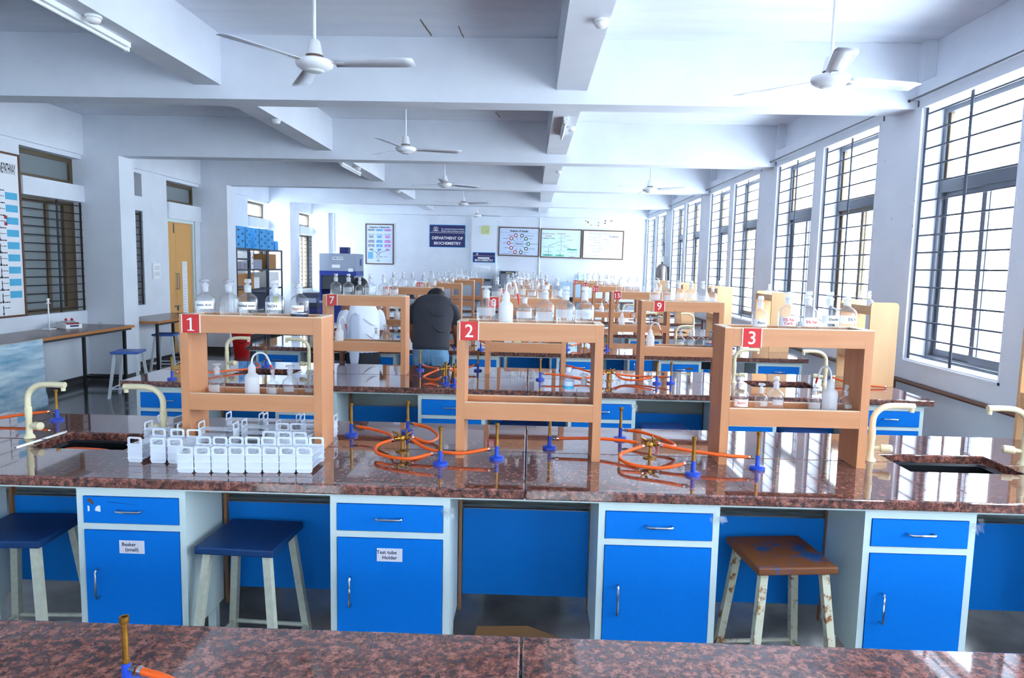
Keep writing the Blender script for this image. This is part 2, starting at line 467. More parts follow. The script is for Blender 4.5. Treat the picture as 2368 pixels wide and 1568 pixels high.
# curtain rods above each window pair
for yb in BEAMS[2:]:
    rod = thing('curtain_rod', 'thin dark curtain rod above a pair of windows', 'curtain rod', (XW - .06, yb + .5, 3.29), group='curtain rods over the window pairs')
    rod['label'] = 'thin curtain rod over the window pair, %s bay counted from the far wall' % ORD[len(BEAMS) - 1 - BEAMS.index(yb)]
    obj('rod', MB().tube([(0, 0, 0), (0, 2.98, 0)], .009, 8), 'dull_steel', rod)
    for yy in (.03, 2.95):
        obj('bracket', MB().box(-.01, .0595, yy, yy + .01, -.012, -.0095).box(.05, .0595, yy, yy + .01, -.06, -.012), 'dull_steel', rod)
        obj('finial', MB().lathe([(.0, -.014), (.013, -.008), (.013, .008), (0, .014)], 8).xf(Matrix.Translation((0, yy + (-.04 if yy < 1 else .05), 0)) @ Matrix.Rotation(R(90), 4, 'X')), 'black_metal', rod)
pp = thing('wall_pipe', 'rusty brown pipe running along the wall below the window sills', 'pipe', (XW - .03, 0, .845))
obj('pipe', MB().tube([(0, YB + .1, 0), (0, YF - .1, 0)], .017, 8), 'rust_pipe', pp)
for yb in BEAMS[1:]:
    obj('pipe_drop', MB().tube([(0, yb - .06, -.0), (0, yb - .06, -.84)], .014, 8), 'rust_pipe', pp)
    obj('clip', MB().box(-.02, .03, yb + .9, yb + .92, -.02, .022), 'dull_steel', pp)

# far wall and back wall
wf = thing('wall_far', 'white far wall with posters, signs and a shallow pilaster', 'wall', kind='structure')
obj('wall_panel', MB().box(XL - .25, XW + .3, YF, YF + .2, 0, ZC), 'wall', wf)
obj('pilaster', MB().box(-1.72, -.985, YF - .1, YF, 0, ZB - .001), 'pilaster', wf)
obj('pilaster', MB().box(XL + .0, -5.9, YF - .12, YF, 0, ZB - .001), 'pilaster', wf)
obj('conduit', MB().tube([(.262, YF - .02, ZB - .01), (.262, YF - .02, .9)], .016, 6), 'white_plastic', wf)
obj('conduit', MB().tube([(-5.76, YF - .02, ZB - .01), (-5.76, YF - .02, 2.1)], .014, 6), 'white_plastic', wf)
m = MB()
for k in range(26):
    x = random.uniform(1.4, 2.5) if k < 12 else random.uniform(-5, 2.9); z = random.uniform(2.97, 3.15) if k < 12 else random.choice((random.uniform(1.2, 1.7), random.uniform(2.98, 3.15)))
    a = random.uniform(.012, .05) if k < 12 else random.uniform(.008, .02)
    m.box(x, x + a, YF - .002, YF - .0005, z, z + a * random.uniform(.5, 1.2))
obj('damp_mark', m, 'stain', wf)
# wall behind the camera, with unseen windows added to light the cabinet fronts
wb = thing('wall_back', 'white wall behind the camera with large windows', 'wall', kind='structure')
m = MB().box(XL - .25, XW + .3, YB - .2, YB, 0, .9).box(XL - .25, XW + .3, YB - .2, YB, 3.2, ZC)
bw = [(-3.9, -2.6), (.0, 1.3)]
xs = [XL - .25] + [q for a in bw for q in a] + [XW + .3]
for k in range(0, len(xs), 2): m.box(xs[k], xs[k + 1], YB - .2, YB, .9, 3.2)
obj('wall_panel', m, 'wall', wb)
for k, (a, b) in enumerate(bw):
    o = thing('window_%d' % (len(WIN) + k + 1), 'wide unseen window added behind the camera for frontal daylight, %s from the aisle side' % ORD[k], 'window', (a, YB - .1, .9), kind='structure')
    W, H = b - a, 2.3
    obj('window_frame', MB().box(0, .05, 0, .05, 0, H).box(W - .05, W, 0, .05, 0, H).box(.05, W - .05, 0, .05, 0, .05).box(.05, W - .05, 0, .05, H - .05, H).box(W / 2 - .03, W / 2 + .03, 0, .05, .05, H - .05), 'alu_dark', o)
    for q in (0, 1):
        obj('pane', MB().box(.05 + q * (W / 2 - .02), W / 2 - .03 + q * (W / 2 - .02), .02, .025, .05, H - .05), 'window_glass', o)

# left wall: columns, lintels, dark corridor windows, door
wl = thing('wall_left', 'white aisle wall with columns, dark windows and a wooden door', 'wall', kind='structure')
for yb in BEAMS:
    obj('pillar', MB().box(XL - .24, XCOL, yb, yb + .37, 0, ZC - .002), 'wall', wl)
obj('wall_beam', MB().box(XL - .24, XL + .04, YB - .2, YF, ZB, ZC - .003), 'wall', wl)
nwin = len(WIN) + len(bw)
def left_window(y0, y1, z0, z1, label, bars, clear_=False):
    global nwin
    nwin += 1
    o = thing('window_%d' % nwin, label, 'window', (XL, y0, z0), kind='structure')
    W, H = y1 - y0, z1 - z0; t = .06; x0, x1 = -.20, -.13
    obj('window_frame', MB().box(x0, x1, 0.001, t, 0, H).box(x0, x1, W - t, W - .001, 0, H).box(x0, x1, t, W - t, 0, t).box(x0, x1, t, W - t, H - t, H), 'frame_brown', o)
    if bars:
        obj('sash', MB().box(x0 + .01, x1 - .01, W * .52, W * .52 + .06, t, H - t).box(x0 + .01, x1 + .012, W * .8, W * .8 + .16, t, H - t), 'frame_brown', o)
    obj('pane', MB().box(x0 + .03, x0 + .035, t, W - t, t, H - t), 'window_glass' if clear_ else 'left_glass', o)
    if bars:
        bm = MB().tube([(0, .004, 0), (0, W - .004, 0)], .0075, 6).mesh('bar', 'black_metal')
        for k in range(14): obj('bar', bm, None, o, (-.02, 0, .05 + k * (H - .1) / 13))
        for yy in (.004, W * .56, W - .04): obj('upright', MB().box(-.03, -.022, yy, yy + .035, .003, H - .003), 'black_metal', o)
    return o
door_bay = None
wallm = MB()
for i, yb in enumerate(BEAMS):
    ya = yb + .37; yn = BEAMS[i + 1] if i + 1 < len(BEAMS) else YF
    j = len(BEAMS) - i
    far = ORD[j - 1]
    w1 = (ya, ya + 1.16); w2 = (yn - 1.2, yn)
    door = abs(yb - 9.848) < .05
    wallm.box(XL - .24, XL, w1[1], w2[0], 0, ZB)                        # plain wall between
    for k, (a, b) in enumerate((w1, w2)):
        if i < 2: wallm.box(XL - .24, XL, a, b, 0, ZB); continue
        isdoor = door and k == 1
        if isdoor:
            wallm.box(XL - .24, XL - .2, a, b - .2, 0, 2.5)
            wallm.box(XL - .24, XL, b - .2, b, 0, 2.5)
        else:
            wallm.box(XL - .24, XL, a, b, 0, ZS - .002)
        obj('lintel', MB().box(XL - .24, XL + .03, a, b, 2.502 if isdoor else 2.56, 2.79), 'wall', wl)
        side = 'after the column' if k == 0 else 'before the column'
        left_window(a, b, 2.792, 3.16, 'small dark transom window high on the aisle wall, %s bay from the far wall, %s' % (far, 'farther side of its column' if k == 0 else 'nearer side of its column'), False, i >= 5)
        wallm.box(XL - .24, XL, a, b, 3.161, ZB)
        if not isdoor:
            left_window(a, b, ZS, 2.555, 'dark barred window in the aisle wall, %s bay from the far wall, %s' % (far, 'farther side of its column' if k == 0 else 'nearer side of its column'), True, i >= 5)
obj('wall_panel', wallm, 'wall', wl)
obj('skirting', MB().box(XL, XL + .012, YB, YF, 0, .1), 'skirting', wl)
for yb in BEAMS: obj('skirting', MB().box(XL, XCOL + .012, yb - .012, yb - .0005, 0, .1).box(XCOL + .0005, XCOL + .012, yb, yb + .37, 0, .1), 'skirting', wl)
# door
D0, D1 = 12.13, 13.13
dr = thing('door_1', 'light wooden double door with paper notice in the aisle wall', 'door', (XL - .06, D0, 0), kind='structure')
W = D1 - D0
obj('door_frame', MB().box(-.06, .055, .0, .05, 0, 2.5).box(-.06, .055, W - .05, W, 0, 2.5).box(-.06, .055, .05, W - .05, 2.45, 2.5), 'pale_frame', dr)
lf1 = obj('leaf', MB().box(-.02, .02, .052, .36, .01, 2.448), 'door_wood', dr)
lf2 = obj('leaf', MB().box(-.02, .02, .364, W - .052, .01, 2.448), 'door_wood', dr)
for y, p in ((.33, lf1), (.40, lf2)):
    obj('handle', MB().tube([(.02, y, 1.25), (.05, y, 1.25), (.055, y, 1.28), (.055, y, 1.5), (.05, y, 1.53), (.02, y, 1.53)], .007, 6), 'dull_steel', p)
obj('bolt', MB().box(.02, .034, .29, .31, 2.26, 2.43), 'dull_steel', lf1)
obj('hasp', MB().box(.02, .032, .27, .47, .93, .95).box(.02, .045, .36, .38, .86, .95), 'dull_steel', lf2)
obj('notice', MB().box(.02, .023, .58, .76, .6, 1.75), 'paper', lf2)
m = MB()
for k in range(22): m.box(.0232, .0236, .60, .60 + random.uniform(.06, .14), .65 + k * .05, .655 + k * .05)
obj('notice_print', m, 'print_grey', lf2)
# switchboard
sw = thing('switchboard', 'white switchboard with sockets on the wall beside the wooden door', 'switchboard', (XL, 11.6, 1.45))
obj('plate', MB().box(0.0005, .03, 0, .22, 0, .26), 'white_plastic', sw)
for k in range(6): obj('switch', MB().box(.03, .036, .03 + .06 * (k % 3), .065 + .06 * (k % 3), .05 + .1 * (k // 3), .12 + .1 * (k // 3)), 'card', sw)

# ------------------------------------------------------------------ benches
CABX = [(-2.85, -2.38), (-1.83, -1.38), (-.787, -.30), (.298, .781), (1.354, 1.79), (2.35, 2.82)]
ROWNAME = {0: 'the foreground bench', 1: 'the bench of shelf one', 2: 'the bench of shelf seven', 3: 'the bench of shelf thirteen', 4: 'the bench of shelf nineteen', 5: 'the bench of shelf twenty-five', 6: 'the bench of shelf thirty-one'}
SINKS = [(-2.30, -1.86), (1.735, 2.24)]
def by(row): return A1 + PB * (row - 1)

def chamfer(a0, a1, b0, b1, c):
    return [(a0 + c, b0), (a1 - c, b0), (a1, b0 + c), (a1, b1 - c), (a1 - c, b1), (a0 + c, b1), (a0, b1 - c), (a0, b0 + c)]

def worktop(row):
    y0 = by(row); ym = y0 + WB / 2; y1 = y0 + WB
    t = thing('granite_worktop', 'polished reddish brown granite worktop of ' + ROWNAME[row], 'worktop', (0, y0, ZT - .042))
    if row == 0: t['label'] = 'speckled reddish granite worktop in the foreground, cut by the frame bottom'
    hw = WB / 2; g = .0012; ha = -.146 + hw; hb = hw + .152
    for (xa, xb), (sa, sb) in zip(((BX0, -g), (g, BX1)), SINKS):
        sinkx = row > 0
        if sinkx:
            f = [(xa, 0), (xb, 0), (xb, hw - g), (sb, hw - g), (sb, ha), (sa, ha), (sa, hw - g), (xa, hw - g)]
            b = [(xa, hw + g), (sa, hw + g), (sa, hb), (sb, hb), (sb, hw + g), (xb, hw + g), (xb, WB), (xa, WB)]
        else:
            f = [(xa, 0), (xb, 0), (xb, hw - g), (xa, hw - g)]; b = [(xa, hw + g), (xb, hw + g), (xb, WB), (xa, WB)]
        for q in (f, b):
            o = obj('slab', MB().prism(q, 0, .042, 'xy'), 'granite', t)
            if row < 3: bevel(o, .006, 2)
    obj('under_rail', MB().box(BX0 + .03, BX1 - .03, .03, .07, -.014, -.0005).box(BX0 + .03, BX1 - .03, WB - .07, WB - .03, -.014, -.0005), 'pale_frame', t)
    return t
for r in range(0, 7): worktop(r)

# ---- cabinets
def handle_mb(L=.1, vertical=False):
    pts = [(-L / 2, 0, 0), (-L / 2, -.022, 0), (-L / 2 + .008, -.028, 0), (L / 2 - .008, -.028, 0), (L / 2, -.022, 0), (L / 2, 0, 0)]
    m = MB().tube(pts, .0045, 6)
    if vertical: m.xf(Matrix.Rotation(R(90), 4, 'Y'))
    return m
H_H = handle_mb().mesh('handle', 'chrome'); H_V = handle_mb(.12, True).mesh('handle', 'chrome')
_cab = {}
def cabinet(row, i, x0, x1, card=None):
    y = by(row) + .035; W = x1 - x0; Dp = .33; z0, z1 = .225, .842
    t = thing('drawer_cabinet', 'blue cabinet under %s, %s counted from the aisle end' % (ROWNAME[row], ORD[i]), 'cabinet', (x0, y, 0), group='blue cabinets under the benches')
    key = round(W, 3)
    if key not in _cab:
        f = MB().box(0, W, .012, Dp, z0, z1)
        lip = MB()
        fr = .026
        lip.box(0, fr, 0, .012, z0, z1).box(W - fr, W, 0, .012, z0, z1).box(fr, W - fr, 0, .012, z1 - .028, z1).box(fr, W - fr, 0, .012, .672, .698).box(fr, W - fr, 0, .012, z0, z0 + .02)
        dw = MB().box(fr + .003, W - fr - .003, -.004, .0118, .701, z1 - .031)
        dd = MB().box(fr + .003, W - fr - .003, -.004, .0118, z0 + .023, .669)
        lg = MB().box(-.018, .018, -.018, .018, 0, z0 - .0005)
        _cab[key] = (f.mesh('carcass', 'pale_frame'), lip.mesh('front_frame', 'pale_frame'), dw.mesh('drawer', 'blue'), dd.mesh('cabinet_door', 'blue'), lg.mesh('leg', 'pale_frame'))
    f, lip, dw, dd, lg = _cab[key]
    obj('carcass', f, None, t); obj('front_frame', lip, None, t)
    d = obj('drawer', dw, None, t); obj('handle', H_H, None, d, (W / 2, -.004, .758), label='chrome bow handle')
    e = obj('cabinet_door', dd, None, t); obj('handle', H_V, None, e, (.085, -.004, .447), label='chrome bow handle')
    for lx in (.03, W - .03):
        for ly in (.04, Dp - .04): obj('leg', lg, None, t, (lx, ly, 0))
    if card:
        c = obj('card', MB().box(W / 2 - .052, W / 2 + .052, -.0055, -.0042, .575, .63), 'card', e, label='white card with handwriting')
        ln = card.split('\n')
        tm = MB()
        for k, s_ in enumerate(ln):
            q = text_mb(s_, .021, bold=.0004); q.xf(tr(W / 2 - .012 + k * .012, -.0058, .613 - k * .022)); tm.join(q)
        obj('handwriting', tm, 'ink', e)
    return t, d, e
for r in range(1, 5):
    for i, (a, b) in enumerate(CABX):
        if r == 1 and i in (0, 5): pass
        if r == 4 and i in (0,): continue
        card = {(1, 1): 'Beaker\n(small)', (1, 2): 'Test tube\nHolder'}.get((r, i))
        t, d, e = cabinet(r, i, a, b, card)
        if r == 1 and i == 1:
            t['label'] = 'blue cabinet with torn paper bits on its drawer and a card reading Beaker (small)'
            m = MB().prism([(.048, .748), (.055, .751), (.055, .77), (.048, .773)], -.0052, -.0042).prism([(.078, .752), (.10, .748), (.10, .774), (.09, .774), (.08, .765)], -.0052, -.0042)
            obj('torn_paper', m, 'paper', d)
            obj('scuff', MB().prism([(.045, .80), (.056, .804), (.066, .797), (.074, .783), (.068, .776), (.06, .786), (.05, .79)], -.0052, -.0042), 'rust_pipe', d)
            obj('scratch', MB().prism([(.13, .792), (.26, .781), (.13, .7905)], -.0052, -.0042), 'black_ink', d)
        if r == 1 and i == 2: t['label'] = 'blue cabinet with a card reading Test tube Holder'
        if r == 1 and i == 3: t['label'] = 'blue cabinet under the nearest full bench, beside the rust-topped stool'
        if r == 1 and i == 4: t['label'] = 'blue cabinet under the nearest full bench, between rusty stool and window end'
        if (r, i) in ((2, 4), (3, 4), (2, 2)):
            obj('scuff', MB().prism([(.27, .77), (.30, .783), (.34, .778), (.37, .768), (.33, .756), (.29, .758)], -.0052, -.0042), 'rust_pipe', d)
        if r <= 2 and i in (2, 3, 4):     # crumpled packing film left on the cabinet corners
            mf = MB(); W = b - a
            for k in range(7):
                xx = W - .012 + random.uniform(-.025, .02); zz = .80 + random.uniform(-.03, .008)
                mf.add([(xx, -.008 - random.random() * .01, zz), (xx + .022, -.012, zz + random.uniform(-.015, .01)), (xx + .014, -.006, zz + .022), (xx - .01, -.010, zz + .02)], [(0, 1, 2), (0, 2, 3)])
            obj('packing_film', mf, 'cling_film', t)

# ---- knee-space panels, legs and drain pipes of each bench
for r in range(0, 7):
    y0 = by(r)
    t = thing('bench_frame', 'supporting frame and knee panels under ' + ROWNAME[r], 'bench frame', (0, y0, 0))
    edges = [(CABX[k][1] + .004, CABX[k + 1][0] - .004) for k in range(5)]
    for a, b in (edges if 1 <= r <= 4 else []):
        obj('knee_panel', MB().box(a + .018, b, .385, .398, .275, .68), 'blue_panel', t)
        obj('batten', MB().box(a, a + .014, .375, .40, .2, .83), 'batten', t)
        obj('batten', MB().box(b + .0005, b + .0035, .372, .40, .2, .83), 'batten', t)
        if r <= 2: obj('panel_cap', MB().box(a + .02, b - .002, .384, .399, .6805, .684), 'dull_steel', t)
    for x in (-2.9, -.85, .85, 2.8):
        obj('post', MB().box(x - .02, x + .02, WB / 2 - .02, WB / 2 + .02, 0, ZT - .0425), 'pale_frame', t)
    obj('stretcher', MB().box(-2.88, 2.78, WB / 2 - .012, WB / 2 + .012, .60, .64), 'pale_frame', t)
    if r in (1, 2):
        for x in (-1.02, -.15, .12, 1.15):
            obj('drain_pipe', MB().tube([(x, .62, .84), (x, .62, .77), (x + .02, .62, .75), (x + .3, .64, .74)], .016, 8), 'pvc', t)
        obj('back_panel', MB().box(-2.8, 2.7, WB - .4, WB - .39, .27, .72), 'pale_frame', t)

# ---- sinks and taps
def sink(row, k):
    sa, sb = SINKS[k]; y = by(row) + WB / 2
    lab = 'black sink sunk into %s at its %s end' % (ROWNAME[row], 'aisle' if k == 0 else 'window')
    t = thing('sink', lab, 'sink', ((sa + sb) / 2, y, ZT), group='black bench sinks')
    w, a, b, d = (sb - sa) / 2 - .002, -.143, .149, -.19
    m = MB()
    n = 6
    def rr(s_, z):
        W, A, Bq = w * s_, a * s_, b * s_; c = .03 * s_; o = []
        for cx, cy, st in ((W - c, Bq - c, 0), (-W + c, Bq - c, 90), (-W + c, A + c, 180), (W - c, A + c, 270)):
            for q in range(n):
                an = R(st + 90 * q / (n - 1)); o.append((cx + c * math.cos(an), cy + c * math.sin(an), z))
        return o
    vs = rr(1, -.043) + rr(.93, -.05) + rr(.9, d)
    N = 4 * n
    fs = [(l * N + i, l * N + (i + 1) % N, (l + 1) * N + (i + 1) % N, (l + 1) * N + i) for l in (0, 1) for i in range(N)] + [tuple(2 * N + i for i in range(N))]
    m.add(vs, fs)
    o = obj('basin', m, 'sink_black', t)
    so = o.modifiers.new('thick', 'SOLIDIFY'); so.thickness = .004
    obj('drain', MB().lathe([(0, d + .002), (.022, d + .002), (.024, d + .0005)], 12), 'dull_steel', t)
    return t
ARC = [(math.sin(R(a)), 1 - math.cos(R(a))) for a in range(0, 91, 15)]
def tap_parts():
    b = MB().lathe([(.0, 0), (.026, 0), (.024, .008), (.015, .02), (.0145, .10), (.0165, .104), (.0165, .15), (.0125, .154)], 14)
    pts = [(0, 0, .15), (0, 0, .19)] + [(.085 * s_[1], 0, .19 + .075 * s_[0]) for s_ in ARC[1:]] + [(.125, 0, .266), (.188, 0, .264)]
    s = MB().tube(pts, [.014] * (len(pts) - 1) + [.015], 10)
    o = MB().cyl((.178, 0, .262), (.178, 0, .236), .0115, 10, r1=.0105)
    k = MB().tube([(.01, -.004, .062), (.035, -.012, .064), (.04, -.014, .064), (.078, -.03, .066), (.084, -.032, .066)], [.009, .011, .0195, .0195, .013], 12)
    return [q.mesh(n_, 'cream_tap') for q, n_ in ((b, 'body'), (s, 'spout'), (o, 'outlet'), (k, 'knob'))]
TAPP = tap_parts()
def tap(x, row, face, label, dy=.02, z=ZT):
    y = by(row) + WB / 2 + dy
    t = thing('swan_neck_tap', label, 'tap', (x, y, z), (0, 0, 0 if face > 0 else R(180)), group='cream swan neck taps')
    for me in TAPP: obj(me.name.split('.')[0], me, None, t)
    return t
TX = [(-2.42, 1), (-1.755, -1), (1.63, 1), (2.345, -1)]
for r in range(1, 7):
    for k in (0, 1):
        if r <= 3: sink(r, k)
    for k, (x, f) in enumerate(TX):
        if r >= 5 and k < 2: continue
        nm = ('aisle' if k < 2 else 'window'); sd = ('outer' if k in (0, 3) else 'inner')
        tap(x, r, f, 'cream swan neck tap, %s side of %s-end sink, %s' % (sd, nm, ROWNAME[r]))
# strips of aluminium edging beside the nearest aisle-end sink
tag(obj('edging_strip', MB().box(-.006, .006, -.16, .16, 0, .004), 'chrome', None, (-2.345, by(1) + WB / 2, ZT + .0005), (0, 0, R(-4))), 'silver metal strip lying beside the sink near the test tube racks', 'strip')

# ------------------------------------------------------------------ reagent shelves
SHX = {}
for r in range(1, 7):
    for k in range(3):
        n = 1 + (r - 1) * 6 + k
        x0 = (-1.635, -.345, .905)[k]
        SHX[n] = [x0, by(r) + WB / 2 + .04]
SHX[1] = [-1.612, 3.15]; SHX[2] = [-.322, 3.10]; SHX[3] = [.878, 3.11]
SHX[7] = [-1.636, 5.45]; SHX[8] = [-.352, 5.62]; SHX[9] = [.905, 5.60]
SW, SD = .66, .19
ZR0, ZR1, ZL0, ZL1 = .545, .628, .182, .262     # rails above the worktop
TRAY_T, TRAY_L = .606, .235                     # tray surfaces
def shelf_parts():
    th = .038
    P = {}
    P['side'] = (MB().box(0, th, 0, SD, 0, ZR1 - .004), ['wood_z'])
    P['side_edge'] = (MB().box(0, th, 0, SD, ZR1 - .0038, ZR1), ['wood_edge'])
    P['top_rail'] = (MB().box(th + .0005, SW - th - .0005, 0, .016, ZR0, ZR1 - .004).box(th + .0005, SW - th - .0005, 0, .016, ZR1 - .0038, ZR1, 1), ['wood_x', 'wood_edge'])
    P['low_rail'] = (MB().box(th + .0005, SW - th - .0005, 0, .016, ZL0, ZL1 - .003).box(th + .0005, SW - th - .0005, 0, .016, ZL1 - .0028, ZL1, 1), ['wood_x', 'wood_edge'])
    P['top_tray'] = (MB().box(th + .0005, SW - th - .0005, .0165, SD - .0165, TRAY_T - .016, TRAY_T), ['wood_x'])
    P['low_tray'] = (MB().box(th + .0005, SW - th - .0005, .0165, SD - .0165, TRAY_L - .016, TRAY_L), ['wood_x'])
    P['plate'] = (MB().box(-.04, .04, -.003, -.0004, -.0425, .0425).box(-.044, -.04, -.0034, -.0003, -.043, .043, 1).box(.04, .044, -.0034, -.0003, -.043, .043, 1), ['red_plate', 'white_paint'])
    return {k: m.mesh(k, ms) for k, (m, ms) in P.items()}
SP = shelf_parts()
def numeral(n):
    q = MB(); st = str(n); sz = .082 if n < 10 else .066; pitch = sz * .56
    for k, c in enumerate(st):
        cx = (k - (len(st) - 1) / 2) * pitch
        if c == '1':
            h_ = sz * .72; t_ = sz * .055; z0 = -h_ / 2
            d = MB().prism([(-t_, z0), (t_, z0), (t_, z0 + h_), (-t_ * .6, z0 + h_), (-t_ * 4, z0 + h_ * .86), (-t_ * 3.6, z0 + h_ * .80), (-t_, z0 + h_ * .86)], -.0002, .0002).prism([(-t_ * 3.4, z0 - .0005), (t_ * 3.4, z0 - .0005), (t_ * 3.4, z0 + t_ * .8), (-t_ * 3.4, z0 + t_ * .8)], -.0006, -.0003)
        else:
            d = text_mb(c, sz, bold=.0006)
        q.join(d.xf(tr(cx, -.0038, -.003)))
    return q
PLATE_DX = {1: .05, 2: .05, 3: .115, 7: .07, 8: .06, 9: .135, 15: .06, 21: .03, 33: .03}
for n, (x0, y0) in SHX.items():
    row = (n - 1) // 6 + 1
    t = thing('reagent_shelf', 'wooden two-tier reagent shelf with red plate numbered %d' % n, 'shelf', (x0, y0, ZT + .0005), group='numbered reagent shelves')
    for s_, nm in ((0, 'side_panel'), (SW - .038, 'side_panel')):
        sp = obj(nm, SP['side'], None, t, (s_, 0, 0)); obj('edge_strip', SP['side_edge'], None, sp)
    for yy in (0, SD - .016):
        obj('top_rail', SP['top_rail'], None, t, (0, yy, 0)); obj('lower_rail', SP['low_rail'], None, t, (0, yy, 0))
    obj('top_tray', SP['top_tray'], None, t); obj('lower_tray', SP['low_tray'], None, t)
    pl = obj('number_plate', SP['plate'], None, t, (PLATE_DX.get(n, .06) + .005, 0, (ZR0 + ZR1) / 2 + (.0 if n != 3 else -.003)), label='red plate with white number %d' % n)
    q = numeral(n)
    obj('numeral', q, 'white_paint', pl)

# end shelves standing across the window end of each bench
def end_shelf(row):
    y0 = by(row) + .565
    t = thing('end_shelf', 'pale wooden shelf at the window end of ' + ROWNAME[row], 'shelf', (2.655, y0, ZT + .0005), group='pale shelves at the window end')
    poly = lambda: [(0, 0), (.215, 0)] + [(.215 - .03 + .03 * math.cos(R(a)), .63 + .03 * math.sin(R(a))) for a in range(0, 91, 30)] + [(.03 + .03 * math.cos(R(a)), .63 + .03 * math.sin(R(a))) for a in range(90, 181, 30)]
    for yy in (0, .525):
        obj('side_panel', MB().prism(poly(), yy, yy + .02, 'xz'), 'end_wood', t)
    for z in (.19, .56):
        obj('shelf_board', MB().box(.005, .21, .0205, .5245, z, z + .018), 'end_wood', t)
        obj('front_lip', MB().box(.004, .016, .0205, .5245, z + .0185, z + .07), 'end_wood', t)
    return t
for r in range(1, 7): end_shelf(r)

# ------------------------------------------------------------------ bottles
def bottle_meshes(r, h):
    """r body radius, h total height without stopper"""
    nr = r * .36; sh = h * .60; nz = h * .80
    prof = [(0, .004), (r * .8, .002), (r * .96, 0), (r, .006), (r, sh * .95), (r * .97, sh)]
    prof += [(r * .86, sh + h * .06), (r * .62, sh + h * .115), (nr * 1.12, sh + h * .15), (nr, nz * .99)]
    body = MB().lathe(prof, 20)
    neck = MB().lathe([(nr, nz * .99), (nr * 1.05, h * .95), (nr * 1.22, h * .96), (nr * 1.25, h * .985), (nr * 1.1, h), (nr * .85, h), (nr * .8, nz)], 16)
    b = MB(); b.join(body, 0); b.join(neck, 1)
    me = b.mesh('bottle_body', ['glass', 'frosted'])
    flat = MB().lathe([(nr * .78, h * .9), (nr * .8, h + .004), (nr * .55, h + .007), (nr * .6, h + .012), (nr * 1.5, h + .015), (nr * 1.6, h + .02), (nr * 1.3, h + .024), (0, h + .025)], 14).mesh('stopper', 'frosted')
    blk = MB().lathe([(nr * .78, h * .9), (nr * .8, h + .004), (nr * .6, h + .008), (nr * 1.02, h + .014), (nr * 1.02, h + .026), (nr * .8, h + .03), (0, h + .031)], 8).mesh('stopper', 'frosted')
    lab = {}
    for kind, (z0, z1, a0, a1) in {'wide': (.29, .52, -75, 62), 'small': (.26, .45, -35, 45), 'low': (.18, .44, -60, 50)}.items():
        m = MB(); N = 12; vs = []
        for i in range(N + 1):
            a = R(-90 + a0 + (a1 - a0) * i / N)
            for z in (z0 * h * 1.0, z1 * h * 1.0): vs.append(((r + .0006) * math.cos(a), (r + .0006) * math.sin(a), z))
        m.add(vs, [(2 * i, 2 * i + 2, 2 * i + 3, 2 * i + 1) for i in range(N)], 0, True)
        lab[kind] = m.mesh('label', 'paper'); lab[kind + '_faded'] = m.mesh('label', 'faded_label')
    return dict(r=r, h=h, body=me, flat=flat, block=blk, lab=lab)
BT = {'L': bottle_meshes(.0435, .158), 'M': bottle_meshes(.036, .132), 'S': bottle_meshes(.029, .105)}
def bent_text(s_, size, r, z, mi):
    q = text_mb(s_, size, bold=.0003)
    q.v = [((r + .0012) * math.sin(x / r), -(r + .0012) * math.cos(x / r), y_ + z) for x, _, y_ in q.v]
    return q
def bottle(x, y, z, size, stop, lab, label, group, words=None, ink='black_ink', rot=0, fill=None):
    B = BT[size]
    t = thing('reagent_bottle', label, 'bottle', (x, y, z + .0006), (0, 0, rot), group=group)
    bd = obj('bottle_body', B['body'], None, t)
    if stop: obj('stopper', B['flat' if stop == 'f' else 'block'], None, t)
    if lab:
        lb = obj('label', B['lab'][lab if words else lab + '_faded'], None, t, label='white paper label' if words else 'faded pale label')
        if words:
            m = MB(); ln = words.split('\n'); zc = B['h'] * {'wide': .405, 'small': .355, 'low': .31}[lab]
            for k, s_ in enumerate(ln): m.join(bent_text(s_, B['r'] * .42 if len(s_) < 9 else B['r'] * .34, B['r'], zc + (len(ln) - 1) * .008 - k * .016, 0))
            obj('lettering', m, ink, lb)
    if fill:
        obj('contents', MB().lathe([(0, .003), (B['r'] - .003, .003), (B['r'] - .003, fill), (0, fill)], 16), 'liquid_dark', t)
    return t
# squeeze wash bottles
WBM = None
def wash_parts():
    r, h = .034, .115
    body = MB().lathe([(0, .001), (r * .95, 0), (r, .006), (r, h * .78), (r * .9, h * .88), (r * .55, h * .97), (r * .5, h * 1.0)], 18)
    cap = MB().lathe([(r * .5, h), (r * .53, h + .001), (r * .5, h + .026), (r * .36, h + .034), (.005, h + .045), (0, h + .045)], 16)
    pts = [(0, 0, h + .04)] + [(.038 - .038 * math.cos(R(a)), 0, h + .05 + .045 * math.sin(R(a))) for a in range(0, 151, 15)] + [(.088, 0, h + .03)]
    tube = MB().tube(pts, .004, 8)
    tip = MB().tube([(.086, 0, h + .036), (.094, 0, h + .012), (.1, 0, h - .016)], [.005, .0045, .002], 8)
    return [(body.mesh('bottle_body', 'ldpe'), 'bottle_body'), (cap.mesh('cap', 'ldpe'), 'cap'), (tube.mesh('nozzle', 'white_plastic'), 'nozzle'), (tip.mesh('tip', 'red_plate'), 'tip')]
WBM = wash_parts()
def wash_bottle(x, y, z, label, rot=0, red=True):
    t = thing('wash_bottle', label, 'wash bottle', (x, y, z + .0006), (0, 0, rot), group='squeeze wash bottles')
    for me, nm in WBM:
        if nm == 'tip' and not red: continue
        obj(nm, me, None, t)
    return t

